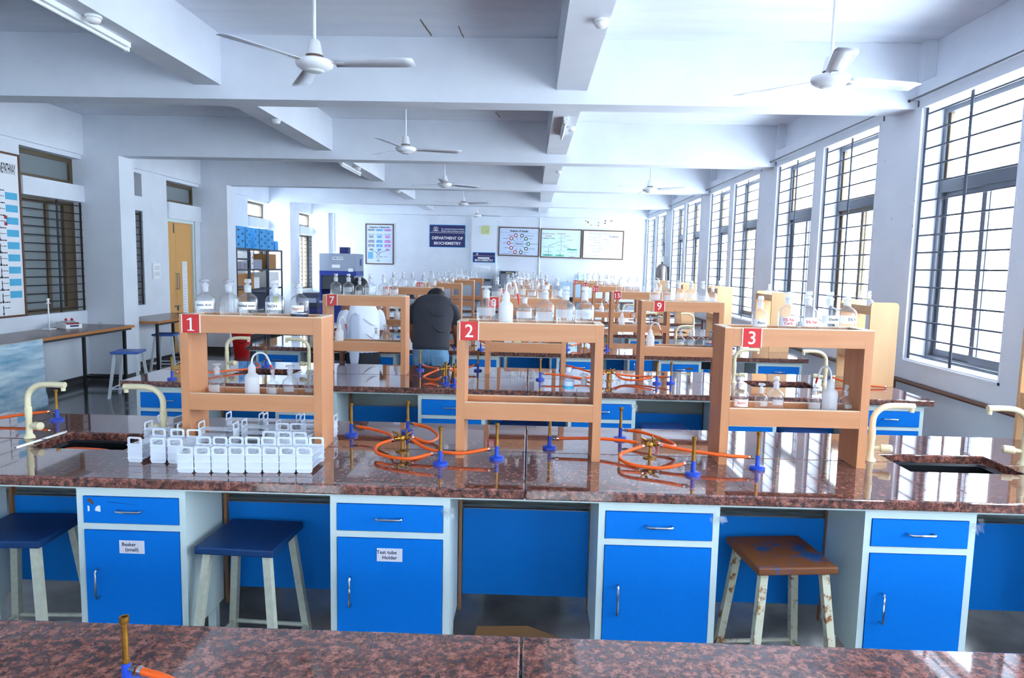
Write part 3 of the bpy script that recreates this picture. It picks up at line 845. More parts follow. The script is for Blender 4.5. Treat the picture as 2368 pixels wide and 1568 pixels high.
def tray(n, low=False):
    x0, y0 = SHX[n]
    return y0 + SD / 2, ZT + (TRAY_L if low else TRAY_T)
GT, GL = 'glass bottles along the shelf tops', 'glass bottles on the lower trays'
def row_of(n, low, items):
    """items: (x, size, stopper, label kind, words, ink) or ('wash', x, rot)"""
    y, z = tray(n, low); place = 'lower tray' if low else 'top'
    nb = 0; last = SHX[n][0] + .038
    xl, xr = SHX[n][0] + .038, SHX[n][0] + SW - .038
    tot = sum(1 for q in items if q[0] != 'wash')
    for q in items:
        dy = random.uniform(-.018, .018)
        if q[0] == 'wash':
            wash_bottle(q[1], y, z, 'white squeeze wash bottle with bent nozzle on the %s of shelf %d' % (place, n), q[2]); continue
        x, size, stop, lab, words, ink = (list(q) + [None] * 6)[:6]
        if size == 'L': dy *= .8
        rb = BT[size]['r']
        x = min(max(x, last + rb + .0015), xr - rb - .0015); last = x + rb
        if any(abs(x - q2[1]) < rb + .036 for q2 in items if q2[0] == 'wash'): last += 0
        desc = {'L': 'large clear reagent bottle', 'M': 'medium clear reagent bottle', 'S': 'small clear reagent bottle'}[size]
        lb = ('%s labelled %s on the %s of shelf %d' % (desc, words.replace('\n', ' '), place, n)) if words else '%s, %s from the number plate, %s of shelf %d' % (desc, ORD[nb], place, n)
        bottle(x, y + dy, z, size, stop, lab, lb, GL if low else GT, words, ink or 'black_ink', random.uniform(-.25, .25))
        nb += 1

row_of(1, 0, [(-1.536, 'L', 'f', 'wide', 'Acetic Acid', 'ink'), (-1.424, 'L', 'f', None), (-1.328, 'L', 'b', 'wide', 'Distilled water'), (-1.205, 'L', 'b', 'wide', 'NaOH')])
y_, z_ = tray(1)
bottle(-1.084, y_, z_, 'L', 'f', 'small', 'clear bottle with yellowed reagent label and dark liquid at its foot on shelf 1', GT, 'reagent', 'table_edge', 0, .03)
row_of(1, 1, [(-1.482, 'M', 'f', 'low'), ('wash', -1.316, .25), (-1.212, 'S', 'b', 'low'), (-1.128, 'M', 'f', 'small'), (-1.04, 'S', 'f', 'small')])
row_of(2, 0, [(-.199, 'L', 'f', 'wide'), ('wash', -.107, -.9), (-.022, 'M', None, 'wide'), (.073, 'L', 'b', 'low'), (.167, 'L', 'b', 'wide'), (.258, 'L', 'b', 'wide')])
row_of(2, 1, [(.262, 'M', 'f', None)])
row_of(3, 0, [(1.058, 'M', 'b', 'low', 'Picric'), (1.19, 'L', 'f', 'low', '5% Na\nCarb', 'red_ink'), (1.278, 'L', 'b', 'low', '5% Nan', 'red_ink'), (1.367, 'L', 'b', 'wide', 'Distilled'), (1.455, 'L', 'b', 'wide', '5% N')])
row_of(3, 1, [(.99, 'M', 'f', 'low', 'AgNO', 'red_ink'), (1.085, 'S', 'f', 'small'), (1.155, 'M', 'b', 'small'), (1.33, 'S', 'b', 'low'), ('wash', 1.402, 1.9), (1.468, 'S', 'b', 'small')])
row_of(7, 0, [(-1.56, 'L', 'b', None), (-1.451, 'L', 'b', 'wide'), (-1.363, 'M', 'b', 'low'), (-1.276, 'L', 'b', 'wide'), (-1.17, 'L', 'b', 'low'), (-1.088, 'M', 'b', 'wide')])
row_of(7, 1, [('wash', -1.53, 1.2), (-1.231, 'S', 'f', None), (-1.15, 'M', 'f', None), (-1.066, 'M', 'f', None)])
row_of(8, 0, [(-.268, 'L', 'b', 'low'), (-.17, 'L', 'f', 'wide'), (-.075, 'L', 'b', 'wide'), (.02, 'M', 'b', 'wide'), (.105, 'L', 'f', 'low'), (.235, 'L', 'b', 'wide')])
row_of(8, 1, [(.02, 'S', 'f', 'low'), (.1, 'S', 'b', 'low'), (.2, 'S', 'f', None)])
row_of(9, 0, [(1.026, 'L', 'f', 'low', None, None), (1.122, 'L', 'b', 'low'), (1.217, 'L', 'b', 'wide'), (1.312, 'L', 'b', 'wide'), (1.405, 'L', 'b', 'low'), (1.485, 'M', 'b', 'low')])
row_of(9, 1, [('wash', 1.0, .1), (1.248, 'M', 'f', None), (1.329, 'M', 'f', 'small'), (1.415, 'M', 'b', None), (1.495, 'M', 'f', None)])
for n in (13, 14, 15, 19, 20, 21, 25, 26, 27, 31, 32, 33):
    x0 = SHX[n][0]; items = []; x = x0 + .10
    while x < x0 + SW - .08:
        sz = random.choice('LLLM'); items.append((x, sz, random.choice('bbf'), random.choice(('wide', 'low', None)))); x += random.uniform(.095, .12)
    row_of(n, 0, items)
    if n < 25:
        items = [('wash', x0 + .14, random.uniform(-.5, .5))] if n in (13, 15, 19, 21) else []
        x = x0 + .27
        while x < x0 + SW - .09:
            items.append((x, random.choice('MS'), random.choice('fb'), random.choice((None, 'small')))); x += random.uniform(.085, .12)
        row_of(n, 1, items)
# drinking water bottle on shelf 2
y_, z_ = tray(2, True)
t = thing('water_bottle', 'clear plastic drinking water bottle with blue label on shelf 2', 'bottle', (.191, y_, z_ + .0006))
r = .026
prof = [(0, .003), (r * .8, 0), (r, .008)]
for k in range(7): prof += [(r, .012 + k * .010), (r * .95, .017 + k * .010)]
prof += [(r, .085), (r, .118), (r * .95, .126), (r * .75, .145), (r * .5, .158), (r * .48, .166)]
obj('bottle_body', MB().lathe(prof, 16), 'pet', t)
obj('cap', MB().lathe([(r * .55, .164), (r * .56, .18), (r * .5, .183), (0, .183)], 14), 'white_plastic', t)
obj('label', MB().lathe([(r + .0008, .084), (r + .0008, .1)], 16), 'print_cyan', t)
obj('label_top', MB().lathe([(r + .0009, .1), (r + .0009, .12)], 16), 'paper_blue', t)
# small bottles on the end shelves
for k, (row, dx, dy) in enumerate(((2, .1, .25), (2, .12, .42), (3, .1, .2), (3, .1, .4), (4, .1, .3))):
    bottle(2.655 + dx, by(row) + .565 + dy, ZT + .5785 + .0005, 'M', 'b', None, 'clear bottle on the window-end shelf of %s, %s one' % (ROWNAME[row], 'nearer' if k in (0, 2, 4) else 'farther'), 'bottles on the window-end shelves')
# cartons and glassware on the lower tray of shelf 8
y_, z_ = tray(8, True)
for x, wd, hh, mt, lb in ((-.258, .10, .02, 'box_brown', 'flat orange-brown carton on the lower tray of shelf 8'), (-.17, .06, .05, 'box_white', 'plain white carton on the lower tray of shelf 8'), (-.09, .055, .045, 'box_white', 'white carton with yellow flash on the lower tray of shelf 8')):
    t = thing('carton', lb, 'carton', (x, y_ - .03, z_ + .0006))
    obj('carton_body', MB().box(-wd / 2, wd / 2, 0, .06, 0, hh), mt, t)
    obj('carton_flap', MB().box(-wd / 2, wd / 2, .0, .06, hh + .0003, hh + .002), 'card' if mt == 'box_white' else 'box_brown', t)
    if 'yellow' in lb: obj('print', MB().box(-.024, .01, -.001, -.0002, .022, .032), 'clock_face', t)

# ------------------------------------------------------------------ test tube racks
RL, RW, RH = .170, .066, .112
def rack_meshes():
    # end panel (in xz, thin in y) with a handle opening, ridges where the decks meet it
    def rrect(a0, a1, b0, b1, c, n=3):
        o = []
        for cx, cy, st in ((a1 - c, b1 - c, 0), (a0 + c, b1 - c, 90), (a0 + c, b0 + c, 180), (a1 - c, b0 + c, 270)):
            for q in range(n):
                an = R(st + 90 * q / (n - 1)); o.append((cx + c * math.cos(an), cy + c * math.sin(an)))
        return o
    w = RW / 2
    e = MB().ring(rrect(-w, w, 0, RH, .009), rrect(-w + .010, w - .010, RH - .031, RH - .008, .006), 0, .003, 'xz')
    # the lower part is closed: ring fills from the opening outwards
    for z in (.016, .044, .074):
        e.box(-w - .002, w + .002, -.0035, -.0001, z, z + .0035)
    dk = MB(); n1, n2 = 4, 10; th = .0022
    L0, L1 = .0035, RL - .0035
    bw = .003
    for i in range(n1 + 1):
        x = -w + .0015 + (RW - .003 - bw) * i / n1; dk.box(x, x + bw, L0, L1, 0, th)
    for j in range(n2 + 1):
        y = L0 + (L1 - L0 - bw) * j / n2; dk.box(-w + .0015, w - .0015, y, y + bw, .0002, th - .0002)
    return e.mesh('end_panel', 'rack_plastic'), dk.mesh('deck', 'rack_plastic'), MB().box(-w + .0015, w - .0015, .0035, RL - .0035, 0, .0025).mesh('base_deck', 'rack_plastic')
RK = rack_meshes()
def rack(x, y, label, rot=0, z=ZT, tilt=0):
    """x, y: middle of the near end panel; the rack runs away along local +y"""
    t = thing('test_tube_rack', label, 'test tube rack', (x, y, z + .0006), (tilt, 0, rot), group='white test tube racks under shelf 1')
    obj('end_panel', RK[0], None, t)
    e = obj('end_panel', RK[0], None, t, (0, RL, 0), (0, 0, R(180)))
    for z_ in (.044, .074): obj('deck', RK[1], None, t, (0, 0, z_))
    obj('base_deck', RK[2], None, t, (0, 0, .016))
    return t
for k in range(8):
    rack(-1.4075 + .069 * k, 2.765 + .006 * k, 'white test tube rack, %s of the eight in the front row, counted from the sink' % ORD[k])
rack(-1.692, 2.893, 'white test tube rack standing apart, closest to the black sink', R(-6))
rack(-1.589, 2.89, 'white test tube rack, second from the black sink, behind the front row')
rack(-1.513, 2.89, 'white test tube rack, third from the black sink, beside the front row end')
for k in range(3):
    rack(-1.166 + .0685 * k, 3.06, 'white test tube rack end-on under shelf 1, %s of three beside its post' % ORD[k])
rack(-1.388, 3.225, 'white test tube rack lying crosswise behind the front row, under the Distilled water bottle', R(90))
rack(-1.208, 3.29, 'white test tube rack lying crosswise under the NaOH bottle', R(90))
rack(-1.632, 3.182, 'white test tube rack turned slightly crosswise beside the sink, near shelf 1 post', R(84))
for k in range(3):
    rack(-1.35 + .19 * k, 3.44, 'white test tube rack crosswise in the back row behind shelf 1, %s from the sink' % ORD[k], R(90))
rack(-1.634, 3.36, 'white test tube rack tilted up at one end, behind the others by the sink', R(90), ZT + .0545, R(-18))

# ------------------------------------------------------------------ gas turrets, burners, hoses
def curve_pts(ctrl, n=9):
    """Catmull-Rom through the control points"""
    P = [Vector(c) for c in ctrl]; P = [P[0] * 2 - P[1]] + P + [P[-1] * 2 - P[-2]]; out = []
    for i in range(1, len(P) - 2):
        for k in range(n):
            t = k / n
            out.append(.5 * ((2 * P[i]) + (-P[i - 1] + P[i + 1]) * t + (2 * P[i - 1] - 5 * P[i] + 4 * P[i + 1] - P[i + 2]) * t * t + (-P[i - 1] + 3 * P[i] - 3 * P[i + 1] + P[i + 2]) * t ** 3))
    out.append(P[-2]); return out
BM = [(MB().lathe([(0, 0), (.034, 0), (.034, .010), (.031, .0125), (.011, .0135)], 20).mesh('base', 'burner_blue'), 'base'),
      (MB().lathe([(.0098, .0135), (.0098, .062), (0, .062)], 12).mesh('stem', 'burner_blue'), 'stem'),
      (MB().lathe([(.0088, .0625), (.0088, .07), (.0072, .071), (.0068, .152), (.0096, .154), (.0104, .158), (.0104, .168), (.0085, .169), (.0055, .168), (.005, .14)], 12).mesh('barrel', 'brass'), 'barrel'),
      (MB().tube([(0, 0, .05), (.026, 0, .05)], .005, 8).cyl((.02, 0, .05), (.027, 0, .05), .0085, 10).mesh('gas_inlet', 'dull_steel'), 'gas_inlet')]
def burner(x, y, rot, label, z=ZT):
    t = thing('bunsen_burner', label, 'bunsen burner', (x, y, z + .0006), (0, 0, rot), group='blue based bunsen burners')
    for me, nm in BM: obj(nm, me, None, t)
    return t
TM = [(MB().lathe([(0, 0), (.032, 0), (.032, .004), (.012, .008), (.008, .012), (.008, .05), (.014, .054), (.016, .064), (.012, .074), (0, .076)], 14).mesh('pillar', 'brass'), 'pillar')]
_v = MB().tube([(.01, 0, .064), (.03, 0, .064)], .0075, 8).cyl((.03, 0, .064), (.042, 0, .064), .0045, 8).cyl((.023, 0, .064), (.023, 0, .08), .006, 8)
_l = MB().tube([(.023, 0, .08), (.023, 0, .083), (.03, .012, .088), (.04, .026, .096)], [.006, .0062, .005, .0035], 8)
TV, TLV = _v.mesh('valve', 'brass'), _l.mesh('lever', 'brass')
def turret(x, y, label):
    t = thing('gas_turret', label, 'gas tap', (x, y, ZT + .0006), (0, 0, R(10)), group='four way brass gas taps')
    for me, nm in TM: obj(nm, me, None, t)
    for a in (30, 150, 210, 330):
        v = obj('valve', TV, None, t, (0, 0, 0), (0, 0, R(a))); obj('lever', TLV, None, v)
    return t
def hose(pts, label, fine=True):
    P = curve_pts(pts, 8 if fine else 5)
    z0 = min(p.z for p in P)
    t = thing('gas_hose', label, 'hose', (P[0].x, P[0].y, P[0].z), group='orange rubber gas hoses')
    o = Vector(P[0]); Q = [p - o for p in P]
    obj('tube', MB().tube(Q, .0078, 10 if fine else 6), 'hose', t)
    for a, b in ((0, 1), (-1, -2)):
        d = (Q[b] - Q[a]).normalized()
        obj('clip', MB().tube([Q[a] + d * .004, Q[a] + d * .013], .0098, 10), 'chrome', t)
    return t
ZG = ZT + .051
def tur_end(tx, ty, ang):
    a = R(ang + 10); return (tx + .046 * math.cos(a), ty + .046 * math.sin(a), ZT + .0646)
def b_end(bx, by_, rot): return (bx + .03 * math.cos(rot), by_ + .03 * math.sin(rot), ZG)
def station(tx, ty, specs, where):
    turret(tx, ty, 'brass four-way gas tap ' + where)
    for (bx, by_, rot, ang, mid, which) in specs:
        burner(bx, by_, rot, 'blue based bunsen burner %s, %s' % (where, which))
        a = b_end(bx, by_, rot); e = tur_end(tx, ty, ang)
        hose([a] + [(p[0], p[1], p[2] if len(p) > 2 else ZT + .04) for p in mid] + [e], 'orange hose %s, to the burner %s' % (where, which))
station(-.583, 3.19, [
    (-.623, 3.561, R(-20), 30, [(-.50, 3.50), (-.44, 3.37, ZT + .03), (-.47, 3.26, ZT + .03)], 'standing farthest back'),
    (-.895, 3.462, R(-15), 150, [(-.78, 3.41, ZT + .05), (-.67, 3.30, ZT + .055)], 'beside the post of shelf 1'),
    (-.377, 2.99, R(185), 210, [(-.52, 2.96, ZT + .03), (-.66, 3.03, ZT + .03), (-.69, 3.13, ZT + .04)], 'standing nearest the front'),
    (-.133, 3.10, R(195), 330, [(-.30, 3.055, ZT + .035), (-.44, 3.09, ZT + .04)], 'under shelf 2 front rail')], 'between shelves 1 and 2')
station(.582, 3.195, [
    (.487, 3.533, R(-10), 30, [(.60, 3.46, ZT + .055), (.71, 3.33, ZT + .04), (.70, 3.26, ZT + .04)], 'standing farthest back'),
    (.115, 3.315, R(0), 150, [(.32, 3.318, ZT + .055), (.45, 3.275, ZT + .06)], 'under shelf 2'),
    (.722, 2.935, R(175), 210, [(.58, 2.925, ZT + .03), (.45, 2.98, ZT + .03), (.43, 3.09, ZT + .04)], 'standing nearest the front'),
    (1.038, 3.06, R(175), 330, [(.89, 3.07, ZT + .055), (.74, 3.12, ZT + .06)], 'under shelf 3 front rail')], 'between shelves 2 and 3')
y2 = by(2) + WB / 2
station(-.66, 5.40, [
    (-.605, 5.06, R(150), 210, [(-.70, 5.08, ZT + .03), (-.79, 5.2, ZT + .03), (-.76, 5.33, ZT + .04)], 'nearest the bench edge'),
    (-.535, 5.0, R(90), 330, [(-.50, 5.12, ZT + .03), (-.48, 5.25, ZT + .03), (-.55, 5.36, ZT + .04)], 'beside its twin'),
    (-.90, 5.72, R(-30), 150, [(-.82, 5.6, ZT + .05)], 'behind shelf 7 post'),
    (-.42, 5.78, R(200), 30, [(-.50, 5.66, ZT + .04), (-.56, 5.5, ZT + .05)], 'at the back of the bench')], 'between shelves 7 and 8')
station(.64, 5.41, [
    (.099, 5.385, R(-5), 210, [(.27, 5.36, ZT + .045), (.45, 5.34, ZT + .03)], 'in front of shelf 8'),
    (1.00, 5.33, R(180), 330, [(.85, 5.31, ZT + .03), (.74, 5.35, ZT + .03)], 'in front of shelf 9'),
    (1.115, 5.36, R(170), 30, [(.95, 5.43, ZT + .04), (.78, 5.46, ZT + .04)], 'second before shelf 9'),
    (.30, 5.90, R(-40), 150, [(.42, 5.75, ZT + .045), (.52, 5.55, ZT + .045)], 'behind shelf 8')], 'between shelves 8 and 9')
for r in (3, 4):
    ym = by(r) + WB / 2; a = 13 + (r - 3) * 6
    for tx, p, q in ((-.60, a, a + 1), (.62, a + 1, a + 2)):
        station(tx, ym - .03, [
            (tx + .10, ym - .42, R(100), 330, [(tx + .17, ym - .28, ZT + .03), (tx + .14, ym - .12, ZT + .03)], 'near the bench front'),
            (tx - .20, ym - .22, R(20), 210, [(tx - .12, ym - .12, ZT + .04)], 'toward the aisle'),
            (tx + .23, ym - .19 if r == 3 else ym - .15, R(180), 30, [(tx + .15, ym - .02, ZT + .045)], 'toward the windows')], 'between shelves %d and %d' % (p, q))
# single burners by the aisle-end sinks and in the foreground
burner(-2.536, 3.62, R(190), 'blue based bunsen burner behind the aisle-end sink of the nearest full bench')
hose([b_end(-2.536, 3.62, R(190)), (-2.68, 3.58, ZT + .04), (-2.84, 3.50, ZT + .02)], 'orange gas hose behind the aisle-end sink of the nearest full bench')
burner(-2.618, 4.99, R(60), 'blue based bunsen burner at the aisle corner of the bench of shelf 7')
hose([b_end(-2.618, 4.99, R(60)), (-2.5, 5.12, ZT + .03), (-2.38, 5.30, ZT + .02), (-2.20, 5.54, ZT + .02), (-2.25, 5.62, ZT + .05)], 'orange gas hose along the aisle end of the bench of shelf 7')
burner(-2.2, 5.72, R(240), 'blue based bunsen burner behind the aisle-end sink of the bench of shelf 7')
burner(-2.22, 7.45, R(10), 'blue based bunsen burner at the aisle end of the bench of shelf 13')
hose([b_end(-2.22, 7.45, R(10)), (-2.0, 7.50, ZT + .02), (-1.8, 7.44, ZT + .05), (-1.72, 7.46, ZT + .06)], 'orange gas hose at the aisle end of the bench of shelf 13')
burner(2.42, 5.62, R(-30), 'blue based bunsen burner beside the pale end shelf on the bench of shelf 9')
hose([b_end(2.42, 5.62, R(-30)), (2.50, 5.50, ZT + .03), (2.60, 5.40, ZT + .02), (2.78, 5.38, ZT + .012)], 'orange gas hose beside the pale end shelf on the bench of shelf 9')
burner(2.33, 7.95, R(180), 'blue based bunsen burner near the window end of the bench of shelf 15')
hose([b_end(2.33, 7.95, R(180)), (2.18, 7.93, ZT + .04), (2.05, 7.98, ZT + .06)], 'orange gas hose near the window end of the bench of shelf 15')
burner(-.805, 1.318, R(-12), 'large blue based bunsen burner in the foreground, cut by the frame bottom').scale = (.93, .93, .93)
hose([(-.777, 1.312, ZT + .0475), (-.69, 1.285, ZT + .042), (-.55, 1.21, ZT + .025), (-.40, 1.12, ZT + .012), (-.30, .98, ZT + .01)], 'orange gas hose of the foreground burner')
# loose hose hanging in the aisle-end sink
hose([(-2.22, by(1) + WB / 2 - .09, ZT - .05), (-2.15, by(1) + WB / 2 - .10, ZT - .018), (-2.02, by(1) + WB / 2 - .115, ZT - .012), (-1.93, by(1) + WB / 2 - .12, ZT - .02), (-1.89, by(1) + WB / 2 - .1, ZT - .06)], 'loose orange hose lying in the black sink beside the racks')

# ------------------------------------------------------------------ stools
def stool(x, y, rot, label, seat='stool_blue', leg='stool_leg', h=.62, group='square lab stools'):
    t = thing('lab_stool', label, 'stool', (x, y, 0), (0, 0, rot), group=group)
    s = .165
    o = obj('seat', MB().box(-s, s, -s, s, h - .032, h), seat, t); bevel(o, .006, 2)
    top, bot = .125, .185
    P = {}
    for sx in (-1, 1):
        for sy in (-1, 1):
            a = Vector((sx * top, sy * top, h - .0325)); b = Vector((sx * bot, sy * bot, 0)); P[sx, sy] = (a, b); hw = .0155
            vs = [(b.x + i * hw, b.y + j * hw, 0) for i, j in ((-1, -1), (1, -1), (1, 1), (-1, 1))] + [(a.x + i * hw, a.y + j * hw, a.z) for i, j in ((-1, -1), (1, -1), (1, 1), (-1, 1))]
            obj('leg', MB().add(vs, [(0, 3, 2, 1), (4, 5, 6, 7), (0, 1, 5, 4), (1, 2, 6, 5), (2, 3, 7, 6), (3, 0, 4, 7)]), leg, t)
    k = .78
    q = {c: P[c][0].lerp(P[c][1], k) for c in P}
    for c, d in (((-1, -1), (1, -1)), ((-1, 1), (1, 1)), ((-1, -1), (-1, 1)), ((1, -1), (1, 1))):
        obj('stretcher', MB().tube([q[c], q[d]], .0095, 8), leg, t)
    return t
stool(-1.165, 2.835, R(-3), 'square blue stool with chipped seat between the Beaker and Test tube Holder cabinets')
stool(-2.155, 2.84, R(3), 'square blue stool with pale legs at the frame edge, before the Beaker cabinet')
stool(1.07, 2.82, R(6), 'stool with rust-covered seat and rusty legs between two blue cabinets', 'rust_seat', 'rust_leg')
stool(1.03, 5.06, R(3), 'blue topped stool pushed under shelf 9', 'stool_light_blue')
stool(2.06, 5.06, R(-4), 'blue topped stool under the bench of shelf 7, nearest the windows', 'stool_light_blue')
stool(-.02, 5.06, R(2), 'pale legged stool under shelf 8', 'stool_blue', 'stool_white')
stool(-.04, 7.28, R(2), 'pale legged stool under the bench of shelf 13', 'stool_light_blue', 'stool_white')
stool(1.05, 7.28, R(-3), 'dark blue topped stool under the bench of shelf 13, toward the windows')
stool(-5.17, 8.78, R(12), 'white legged blue stool in the aisle before the brown table with the scale', 'stool_light_blue', 'stool_white', .6)
stool(-5.82, 10.95, R(8), 'white legged blue stool tucked at the brown table near the wooden door', 'stool_light_blue', 'stool_white', .6)
# cardboard lying on the floor under the bench
cb = obj('cardboard_sheet', MB().prism([(-.22, 0), (.16, .02), (.2, .16), (.05, .26), (-.2, .24)], 0, .006, 'xy'), 'box_brown', None, (-.02, 3.02, .0005))
tag(cb, 'torn brown cardboard sheet on the floor under shelf 2', 'cardboard')

# ------------------------------------------------------------------ ceiling fans
def blade_mb():
    m = MB(); N = 9; vs = []
    L0, L1 = .13, .64
    for i in range(N):
        u = i / (N - 1); x = L0 + (L1 - L0) * u; hw = .05 + .018 * u
        if i == N - 1: hw *= .8
        tilt = -R(13 - 4 * u)
        for y in (-hw, 0, hw): vs.append((x, y * math.cos(tilt), y * math.sin(tilt) + (.004 if y == 0 else 0)))
    fs = []
    for i in range(N - 1):
        for j in (0, 1): fs.append((i * 3 + j, (i + 1) * 3 + j, (i + 1) * 3 + j + 1, i * 3 + j + 1))
    m.add(vs, fs, 0, True)
    return m
BL = blade_mb().mesh('blade', 'fan_blade')
BI = MB().box(.085, .19, -.02, .02, -.006, -.003).mesh('blade_iron', 'fan_white')
FM = MB().lathe([(0, -.058), (.045, -.056), (.06, -.05), (.062, -.046), (.09, -.036), (.112, -.02), (.118, .0), (.115, .012), (.09, .022), (.052, .03), (.05, .034)], 24).mesh('motor_housing', 'fan_white')
FC = MB().lathe([(.055, .046), (.052, .05), (.036, .13), (.028, .14), (.011, .142)], 18).mesh('lower_cup', 'fan_white')
FR = MB().lathe([(.05, .031), (.05, .0455)], 14).mesh('bearing_gap', 'rust_pipe')
def fan(x, y, z, ang, label):
    t = thing('ceiling_fan', label, 'ceiling fan', (x, y, z), group='white ceiling fans')
    obj('motor_housing', FM, None, t); obj('lower_cup', FC, None, t); obj('bearing_gap', FR, None, t)
    obj('down_rod', MB().tube([(0, 0, .13), (0, 0, ZC - z - .004)], .0115, 10), 'fan_white', t)
    obj('ceiling_cup', MB().lathe([(.012, ZC - z - .09), (.04, ZC - z - .07), (.055, ZC - z - .004)], 14), 'fan_white', t)
    for k in range(3):
        b = obj('blade', BL, None, t, (0, 0, .002), (0, 0, R(ang + 120 * k)))
        so = b.modifiers.new('thick', 'SOLIDIFY'); so.thickness = .003
        obj('blade_iron', BI, None, b)
    return t
fan(-1.39, 4.50, 3.03, -4, 'white three-blade ceiling fan nearest the camera over the aisle side')
fan(-1.448, 8.044, 3.09, 14, 'white ceiling fan second along the aisle-side fan row')
fan(-1.431, 11.52, 3.1, 33, 'white ceiling fan third along the aisle-side fan row')
fan(-1.46, 15.0, 3.1, -28, 'white ceiling fan fourth along the aisle-side fan row')
fan(-1.43, 18.4, 3.1, 12, 'small white ceiling fan before the far wall, last of its row')
fan(1.872, 4.586, 3.0, 15, 'white ceiling fan nearest the camera on the window side')
fan(1.923, 11.552, 3.08, -25, 'white ceiling fan farther back on the window side')

# ---- tube lights and detectors on the beams
def tube_light(x, y, L, label, dx=0):
    t = thing('tube_light', label, 'tube light', (x, y, ZLB), group='unlit tube lights under the long beams')
    obj('batten', MB().box(-.022, .022, 0, L, -.035, -.0005), 'white_plastic', t)
    obj('tube', MB().tube([(0, .03, -.052), (0, L - .03, -.052)], .013, 10), 'white_paint', t)
    for yy in (.005, L - .03): obj('end_holder', MB().box(-.015, .015, yy, yy + .025, -.066, -.0352), 'white_plastic', t)
tube_light(-2.965, 3.95, 1.22, 'unlit white tube light under the long beam nearest the camera, aisle side')
tube_light(.335, 7.42, .98, 'unlit white tube light under the middle long beam')
tube_light(-2.965, 10.9, 1.2, 'unlit white tube light under the aisle-side beam, third bay')
def detector(x, y, label):
    t = thing('smoke_detector', label, 'smoke detector', (x, y, ZLB), group='smoke detectors under the long beams')
    obj('base', MB().lathe([(0, -.0005), (.05, -.0005), (.052, -.014), (.046, -.017)], 18), 'white_plastic', t)
    obj('cover', MB().lathe([(.044, -.0175), (.042, -.034), (.03, -.046), (0, -.048)], 18), 'white_paint', t)
for (x, y, l) in ((-2.87, 4.62, 'white smoke detector beside the nearest tube light'), (-2.84, 7.8, 'white smoke detector under the aisle-side beam, second bay'), (-2.85, 11.5, 'white smoke detector under the aisle-side beam, third bay'), (-2.85, 15.0, 'white smoke detector under the aisle-side beam, fourth bay'),
                  (.415, 4.58, 'white smoke detector under the middle beam nearest the camera'), (.43, 7.95, 'white smoke detector beside the tube light on the middle beam'), (.43, 11.5, 'white smoke detector under the middle beam, third bay')):
    detector(x, y, l)

# ------------------------------------------------------------------ wall signs and posters
def on_far(x0, x1, z0, z1, name, label, cat, yoff=0):
    return thing(name, label, cat, (x0, YF - .0005 - yoff, z0))
def frame_mb(W, H, t=.03, d=.022):
    return MB().box(0, t, -d, 0, 0, H).box(W - t, W, -d, 0, 0, H).box(t, W - t, -d, 0, 0, t).box(t, W - t, -d, 0, H - t, H)
def words_at(m, s_, size, x, z, y=-.0125, bold=0, align='CENTER'):
    m.join(text_mb(s_, size, align, bold).xf(tr(x, y, z)))
def bar(m, x, z, w_, h_, y=-.0122): m.box(x - w_ / 2, x + w_ / 2, y, y + .0004, z - h_ / 2, z + h_ / 2)
def scribble(m, x, z, w_, h_=.012):
    xx = x - w_ / 2
    while xx < x + w_ / 2:
        l_ = random.uniform(.015, .04); m.box(xx, min(xx + l_, x + w_ / 2), -.0128, -.0124, z - h_ / 2, z + h_ / 2); xx += l_ + .008
def arrow(m, x0, z0, x1, z1, t=.005):
    d = Vector((x1 - x0, z1 - z0)); d.normalize(); n = Vector((-d.y, d.x)) * t
    m.prism([(x0 - n.x, z0 - n.y), (x0 + n.x, z0 + n.y), (x1 + n.x, z1 + n.y), (x1 - n.x, z1 - n.y)], -.0132, -.0128)
    e = Vector((x1, z1)); m.prism([tuple(e + n * 3), tuple(e + d * t * 6), tuple(e - n * 3)], -.0132, -.0128)
def circ(m, x, z, r, ri=0, n=16, y=-.0135, ex=1):
    o = [(x + ex * r * math.cos(2 * math.pi * k / n), z + r * math.sin(2 * math.pi * k / n)) for k in range(n)]
    if ri: m.ring(o, [(x + ex * ri * math.cos(2 * math.pi * k / n), z + ri * math.sin(2 * math.pi * k / n)) for k in range(n)], y, y + .0006)
    else: m.prism(o, y, y + .0006)
# Integration of Metabolism
W, H = .83, 1.175
t = on_far(-4.833, -4.0, 1.771, 2.946, 'metabolism_poster', 'tall framed poster titled Integration of Metabolism on the far wall', 'poster')
obj('frame', frame_mb(W, H), 'wood_frame', t); obj('sheet', MB().box(.03, W - .03, -.012, -.001, .03, H - .03), 'paper_blue', t)
m = MB(); words_at(m, 'Integration of Metabolism', .058, W / 2, H - .10, bold=.002)
for x in (.17, .41, .65):
    for z in (.98, .87, .70, .57, .42): scribble(m, x, z, .13 if z != .87 else .2)
scribble(m, .38, .30, .09); scribble(m, .38, .22, .1); scribble(m, .60, .22, .1); scribble(m, .38, .10, .12)
circ(m, .38, .22, .06, .055); circ(m, .38, .32, .055, .051)
arrow(m, .2, .40, .33, .34); arrow(m, .62, .40, .43, .34); arrow(m, .38, .40, .38, .37); arrow(m, .38, .155, .38, .13); arrow(m, .44, .22, .48, .22)
obj('print', m, 'black_ink', t)
for x, mt in ((.17, 'print_grey'), (.41, 'print_blue'), (.65, 'print_pink')):
    m = MB(); bar(m, x, 1.0, .21, .055); bar(m, x, .80, .14, .075); bar(m, x, .66, .19, .07); bar(m, x - .05, .54, .085, .08); bar(m, x + .05, .54, .085, .08); bar(m, x, .43, .1, .06)
    obj('print', m, mt, t)
m = MB(); bar(m, .15, .26, .15, .2); obj('print', m, 'print_blue', t)
